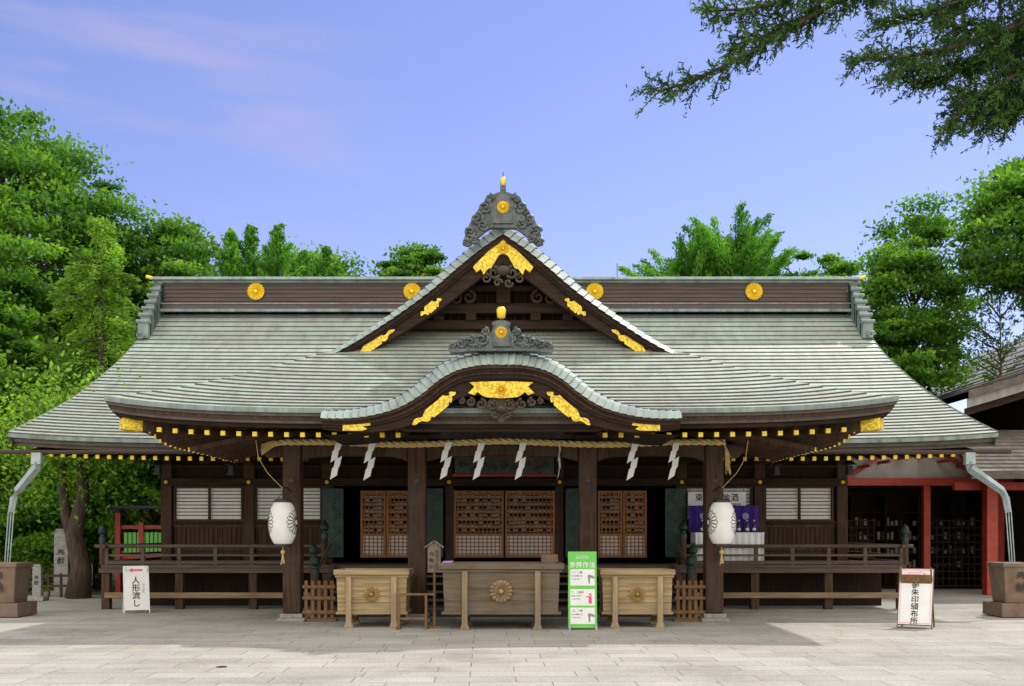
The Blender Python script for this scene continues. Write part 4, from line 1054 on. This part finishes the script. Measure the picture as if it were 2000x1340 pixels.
def branchy(x,y,h,L,elev,nb,mat,lab,size=.16,per=60,z0f=.15,shape='cone',droop=0,name='conifer_tree',tr=.22,group=None,spread=.28):
    t=thing(name,(x,y,0),lab,'tree',group)
    g=G(); g.tube([(0,0,0),(.1,0,h*.5),(0,0,h*.98)],[tr,tr*.6,.02],8)
    PS=[];SHD=[];DR=[]
    for i in range(nb):
        f=(i+rng.uniform(0,1))/nb; z=h*(z0f+(1-z0f)*f)
        if shape=='cone': l=L*(1-f)**.75+.25
        elif shape=='spire': l=L*(1-f**1.8)*.9+.3
        else: l=L*math.sin(math.pi*min(1,(.25+.75*(1-f))))**.6+.3
        l*=rng.uniform(.5,1.3); a=rng.uniform(0,6.283); e=math.radians(elev+rng.normal()*9)
        dx,dy,dz=math.cos(a)*math.cos(e),math.sin(a)*math.cos(e),math.sin(e)
        P=[]
        for k in range(6):
            q=k/5; P.append((dx*l*q,dy*l*q,z-l*.15+dz*l*q-droop*l*q*q))
        if l>.8: g.tube(P,[.05*(1-.8*k/5)*min(1,l/2) for k in range(6)],4)
        P=np.array(P); m=int(per*max(.3,l/2))
        q=rng.uniform(.12,1.02,m)**.8; seg=np.minimum((q*5).astype(int),4); fr=q*5-seg
        base=P[seg]*(1-fr)[:,None]+P[seg+1]*fr[:,None]
        wob=rng.normal(size=(m,3))*spread*(.25+.75*(1-q))[:,None]*min(1.2,.5+l/3); wob[:,2]*=.6
        wob[:,2]-=np.abs(rng.normal(size=m))*droop*.5
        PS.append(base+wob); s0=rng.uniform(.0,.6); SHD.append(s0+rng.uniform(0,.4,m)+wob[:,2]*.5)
        dd=np.tile(np.array([dx,dy,dz-droop]),(m,1)); DR.append(dd)
    g.make('trunk',BARK,t,smooth=True)
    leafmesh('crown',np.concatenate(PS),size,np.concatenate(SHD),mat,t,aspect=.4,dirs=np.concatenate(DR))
    return t
GRP='trees around the shrine'
broad(-19.8,41,18.8,5.3,12.2,6.2,290,250,.12,LF_BROAD,'tall dense broadleaf tree towering over the roof',tr=.45,clr=.15,group=GRP)
broad(-15.2,44,15.4,3.7,11.0,4.6,180,250,.12,LF_BROAD,'rounded broadleaf tree beside the roof end',tr=.35,clr=.18,group=GRP)
broad(-18.6,36,9,3.6,7.0,4.2,150,300,.12,LF_BROAD,'dark leafy tree with heavy lower crown',tr=.35,clr=.18,group=GRP)
branchy(-13.9,35,12.8,3.6,-2,150,LF_CONI,'soft yellow-green conifer with drooping sprays',size=.08,per=360,z0f=.14,droop=.3,tr=.25,spread=.2,group=GRP)
branchy(-16.8,32.5,8.5,3.2,-2,100,LF_CONI,'light green conifer with drooping sprays',size=.08,per=360,z0f=.14,droop=.32,tr=.25,spread=.2,group=GRP)
branchy(-18.5,37,14.0,3.2,0,120,LF_CONI,'soft yellow-green conifer standing among broadleaf trees',size=.085,per=320,z0f=.3,droop=.25,tr=.25,spread=.22,group=GRP)
branchy(-11.6,38,9.5,2.2,-2,80,LF_CONI,'light green conifer beside the roof slope',size=.085,per=300,z0f=.2,droop=.28,tr=.2,spread=.2,group=GRP)
broad(-11.6,46,11.8,3.0,9.4,3.6,120,280,.13,LF_BROAD,'leafy tree rising just behind the roof',tr=.3,clr=.2,group=GRP)
broad(-12.0,35,4.6,2.4,4.6,2.2,70,300,.11,LF_BROAD,'low dark tree behind the red fence',tr=.2,clr=.24,group=GRP)
broad(-14.9,33.0,4,1.6,2.2,1.6,60,300,.08,LF_BROAD,'rounded dark green shrub under the trees',name='shrub',cat='shrub',tr=.12,clr=.3)
broad(-18,34.0,4,2.0,2.2,1.9,60,300,.08,LF_DARK,'broad dark shrub under the trees',name='shrub',cat='shrub',tr=.12,clr=.3)
g0=thing('old_tree_trunk',(-12.35,29.6,0),'gnarled old double trunk with ivy beside the stone marker','tree')
g=G(); g.tube([(0,0,0),(.1,0,.9),(-.1,0,1.8),(.15,0,3),(.1,0,4.6)],[.38,.29,.26,.18,.13],10); g.tube([(-.05,0,1.5),(-.4,.1,2.4),(-.5,.1,3.6),(-.4,0,4.8)],[.22,.16,.13,.1],8); g.make('trunk',BARK,g0,smooth=True)
n=6500; c=rng.normal(size=(n,3))*np.array([1.1,.8,.8])+np.array([-.1,0,4.7]); leafmesh('crown',c,.09,rng.uniform(0,.8,n),LF_CONI,g0)
for x,h,L in((-16.8,18.2,2.4),(-15.9,17.0,2.2),(-15.1,18.2,2.2),(-14.2,17.1,2.4),(-13.4,17.7,2.2),(-12.5,16.5,2.4),(-11.7,17.4,2.2),(-10.9,16.7,2.4),(-10.1,17.5,2.2),(-9.3,16.2,2.2),(-8.5,15.4,2.0)):
    branchy(x,55+U(-3,3),h,L,57,110,LF_GINK,'slender upright conifer behind the roof ridge',size=.085,per=340,z0f=.55,shape='spire',spread=.26,group=GRP)
broad(-7.6,54,16,2.6,13.5,2.1,90,280,.12,LF_BROAD,'leafy treetop behind the roof ridge',clr=.22,group=GRP)
broad(-4.3,50,16,1.9,14.1,1.7,70,280,.12,LF_BROAD,'small treetop showing beside the front gable',clr=.22,group=GRP)
broad(-12.5,60,16,5.4,14.8,2.8,160,280,.14,LF_BROAD,'leafy treetop behind the roof ridge',clr=.18,group=GRP)
branchy(11.0,50,15.7,3.0,46,200,LF_GINK,'vivid green maidenhair tree with rising branches',size=.10,per=300,z0f=.5,shape='round',spread=.34,name='maidenhair_tree',group=GRP)
branchy(8.6,51,14.6,2.9,45,170,LF_GINK,'vivid green maidenhair tree with rising branches',size=.10,per=280,z0f=.5,shape='round',spread=.32,name='maidenhair_tree',group=GRP)
broad(15.0,52,16,2.6,13.4,2.2,100,280,.12,LF_BROAD,'open leafy treetop beyond the roof',clr=.2,group=GRP)
broad(16.6,42,15.2,3.0,10.6,4.3,190,180,.10,LF_BROAD,'airy broadleaf tree with sky showing through',clr=.19,tr=.28,group=GRP)
broad(13.8,40,10,2.3,7.6,3.2,110,280,.11,LF_BROAD,'leafy tree behind the roof end',clr=.2,group=GRP)
broad(19.4,38,16.5,2.8,12.8,3.4,150,200,.10,LF_BROAD,'tall thin broadleaf tree with open crown',clr=.2,tr=.2,group=GRP)
broad(12.6,52,13.4,3.2,10.6,3.4,100,280,.12,LF_BROAD,'rounded treetop beyond the roof end',clr=.2,group=GRP)
broad(17.6,50,10,2.8,7.4,3.2,100,280,.12,LF_BROAD,'lower leafy tree filling the gap behind the office',clr=.2,group=GRP)
branchy(18.3,38,10.5,1.2,45,30,LF_DARK,'thin bare-stemmed young tree by the office roof',size=.08,per=110,z0f=.6,shape='round',name='young_tree',tr=.07,group=GRP)
n=150000
xx=rng.uniform(-75,75,n); yy=rng.uniform(60,72,n); top=7+1.6*np.sin(xx*.35)+1.0*np.sin(xx*.9+1)
zz=rng.uniform(0,1,n)**.7*top
leafmesh('far_woodland',np.stack([xx,yy,zz],1),.32,rng.uniform(0,.7,n),LF_DARK,None); o=bpy.data.objects['far_woodland']; o['kind']='stuff'; o['label']='dense green wood closing off the shrine grounds'; o['category']='woodland'
# ------------------------------------------------------------ overhanging fir
F=thing('fir_tree',(8.2,11.6,0),'dark fir reaching long needle branches over the forecourt','tree')
def pw(px,py,d): return Vector(((px-1000)*d/2000+.2-8.2,d-11.6,1.9+(1040-py)*d/2000))
brs=[[(2380,-420,11.6),(2100,-230,11.4),(1850,-110,11.2),(1690,-30,11),(1560,45,10.9),(1440,115,10.8),(1340,165,10.8),(1290,178,10.8)],
[(2300,-300,11.6),(2000,-160,11.3),(1760,-70,11),(1600,-20,10.9),(1480,15,10.8),(1385,20,10.8)],
[(2300,-320,11.6),(1950,-120,11.3),(1760,-50,11.1),(1620,10,11.0),(1520,60,11.0),(1430,90,11)],
[(2380,-200,11.6),(2150,-60,11.4),(2000,40,11.2),(1880,85,11.1),(1770,110,11),(1670,118,10.9)],
[(2380,-120,11.6),(2180,20,11.5),(2060,110,11.4),(1960,160,11.3),(1890,200,11.2),(1850,250,11.2)],
[(2380,-260,11.6),(2150,-120,11.7),(1980,-40,11.7),(1850,10,11.7),(1730,45,11.6)],
[(2380,-40,11.6),(2200,80,11.8),(2080,160,11.8),(2000,200,11.8),(1950,240,11.8)],
[(2380,-180,11.6),(2150,-20,12.2),(2000,80,12.3),(1900,130,12.3),(1790,165,12.3)],
[(2380,-90,11.6),(2180,30,12.0),(2050,90,12.1),(1950,110,12.2),(1850,130,12.2),(1740,140,12.2)],
[(2380,-60,11.6),(2200,60,11.4),(2080,140,11.4),(1990,180,11.4),(1900,230,11.4)],
[(2380,-20,11.6),(2220,90,11.5),(2100,150,11.5),(2020,180,11.5),(1960,190,11.5),(1880,190,11.5)],
[(2380,-150,11.6),(2180,-20,11.9),(2060,40,11.9),(1960,60,11.9),(1860,60,11.9)],
[(2380,-300,11.6),(2200,-180,11.2),(2060,-90,11),(1930,-20,10.9),(1820,20,10.8)]]
g=G(); g.tube([(0,0,0),(.1,0,6),(0,0,13),(0,0,17)],[.4,.32,.2,.05],10)
NC=[];ND=[];NS=[]
for bi,b in enumerate(brs):
    P=smoothcurve([tuple(pw(*p)) for p in b],60); P=[Vector(p) for p in P]
    g.tube([p for p in P[::3]],[.07*(1-i/21)+.008 for i in range(len(P[::3]))],6)
    for i in range(14,61):
        p=P[min(i,60)]; dr=(P[min(i+1,60)]-P[i-1]).normalized()
        for rep in range(3 if (i%2 or bi<3) else 2):
            side=Vector((rng.normal()*.4,rng.normal()*.9,rng.normal()*.75-.1)); side=(side+dr*1.0).normalized()
            l=U(.2,.62)*(1-.45*i/60)
            q=p+side*l+Vector((0,0,-.1*l))
            g.tube([p,p.lerp(q,.5)+Vector((0,0,.02)),q],[.009,.006,.003],3,caps=False)
            nt_=int(l/.033); sh0=U(0,.65)
            for k in range(nt_):
                f=(k+.5)/nt_; o=p.lerp(q,f); tw=(side+Vector((rng.normal(),rng.normal(),rng.normal()*.7))*.8).normalized(); tl=U(.07,.18)
                for mth in range(8):
                    ff=(mth+.3)/8; c=o+tw*tl*ff; nd=(tw*.8+Vector((rng.normal(),rng.normal(),rng.normal()))*.7).normalized()
                    NC.append(tuple(c+nd*.016)); ND.append(tuple(nd)); NS.append(sh0)
g.make('trunk',BARK,F,smooth=True)
NC=np.array(NC);ND=np.array(ND)
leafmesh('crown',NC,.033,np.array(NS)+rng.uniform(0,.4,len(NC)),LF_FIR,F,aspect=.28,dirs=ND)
t=thing('drain_cover',(-3.9,14.45,0),'small round iron drain cover set flush in the paving','drain cover')
g=G(); g.lathe([(.08,.002),(.08,.006),(.06,.006),(.06,.004),(.02,.004)],(0,0,0),20); g.make('iron_disc',BLACK,t)
# ------------------------------------------------------------ world / light / camera
sv=Vector((2.1,2.2,4.4)); el=math.asin(4.4/sv.length); az=math.atan2(2.1,2.2)
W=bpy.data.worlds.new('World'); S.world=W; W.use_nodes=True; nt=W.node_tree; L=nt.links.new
bg=nt.nodes['Background']; sky=N(nt,'ShaderNodeTexSky'); sky.sky_type='NISHITA'; sky.sun_disc=False; sky.sun_elevation=el; sky.sun_rotation=az; sky.ozone_density=2.5; sky.dust_density=.3; sky.air_density=1
mx=N(nt,'ShaderNodeMix',data_type='RGBA',blend_type='MULTIPLY'); mx.inputs[0].default_value=1; L(sky.outputs[0],mx.inputs[6]); mx.inputs[7].default_value=(1.2,1.0,1.26,1)
tc=N(nt,'ShaderNodeTexCoord')
mp=N(nt,'ShaderNodeMapping'); mp.inputs['Scale'].default_value=(1.6,1.6,9); mp.inputs['Rotation'].default_value=(0,.25,0); L(tc.outputs['Generated'],mp.inputs[0])
no=N(nt,'ShaderNodeTexNoise'); no.inputs['Scale'].default_value=3.2; no.inputs['Detail'].default_value=9; L(mp.outputs[0],no.inputs['Vector'])
cr=ramp(nt,no.outputs['Fac'],[(.45,(0,0,0)),(.72,(.65,.65,.65))])
dt=N(nt,'ShaderNodeVectorMath',operation='DOT_PRODUCT'); L(tc.outputs['Generated'],dt.inputs[0]); dv=Vector((-.46,1,.42)).normalized(); dt.inputs[1].default_value=dv
mr=N(nt,'ShaderNodeMapRange'); mr.inputs[1].default_value=.945; mr.inputs[2].default_value=.99; L(dt.outputs['Value'],mr.inputs[0])
mu=N(nt,'ShaderNodeMath',operation='MULTIPLY'); L(cr,mu.inputs[0]); L(mr.outputs[0],mu.inputs[1])
m3=N(nt,'ShaderNodeMix',data_type='RGBA'); L(mu.outputs[0],m3.inputs[0]); L(mx.outputs[2],m3.inputs[6]); m3.inputs[7].default_value=(3.7,3.55,5.7,1)
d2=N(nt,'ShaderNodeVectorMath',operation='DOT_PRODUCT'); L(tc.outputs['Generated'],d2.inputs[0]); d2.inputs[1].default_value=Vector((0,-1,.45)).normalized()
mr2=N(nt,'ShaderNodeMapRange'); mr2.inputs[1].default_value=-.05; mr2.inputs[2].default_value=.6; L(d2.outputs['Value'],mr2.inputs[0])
m4=N(nt,'ShaderNodeMix',data_type='RGBA'); L(mr2.outputs[0],m4.inputs[0]); L(m3.outputs[2],m4.inputs[6]); m4.inputs[7].default_value=(14.5,13.9,13,1)  # unseen white sky behind the camera, added as fill light for the shaded front
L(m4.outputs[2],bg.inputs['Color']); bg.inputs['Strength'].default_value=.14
sd=bpy.data.lights.new('sun','SUN'); sd.energy=3.1; sd.angle=math.radians(1.5); sd.color=(1,.95,.87)
so=bpy.data.objects.new('sun',sd); COL.objects.link(so); so.rotation_euler=sv.to_track_quat('Z','Y').to_euler(); so.location=(20,20,40)
cd=bpy.data.cameras.new('camera'); cd.lens=36; cd.sensor_width=36; cd.shift_y=.185; cd.clip_end=2000
co=bpy.data.objects.new('camera',cd); COL.objects.link(co); co.location=(.2,0,1.9); co.rotation_euler=(math.pi/2,0,0); S.camera=co
S.view_settings.view_transform='Standard'; S.view_settings.look='None'; S.view_settings.exposure=0
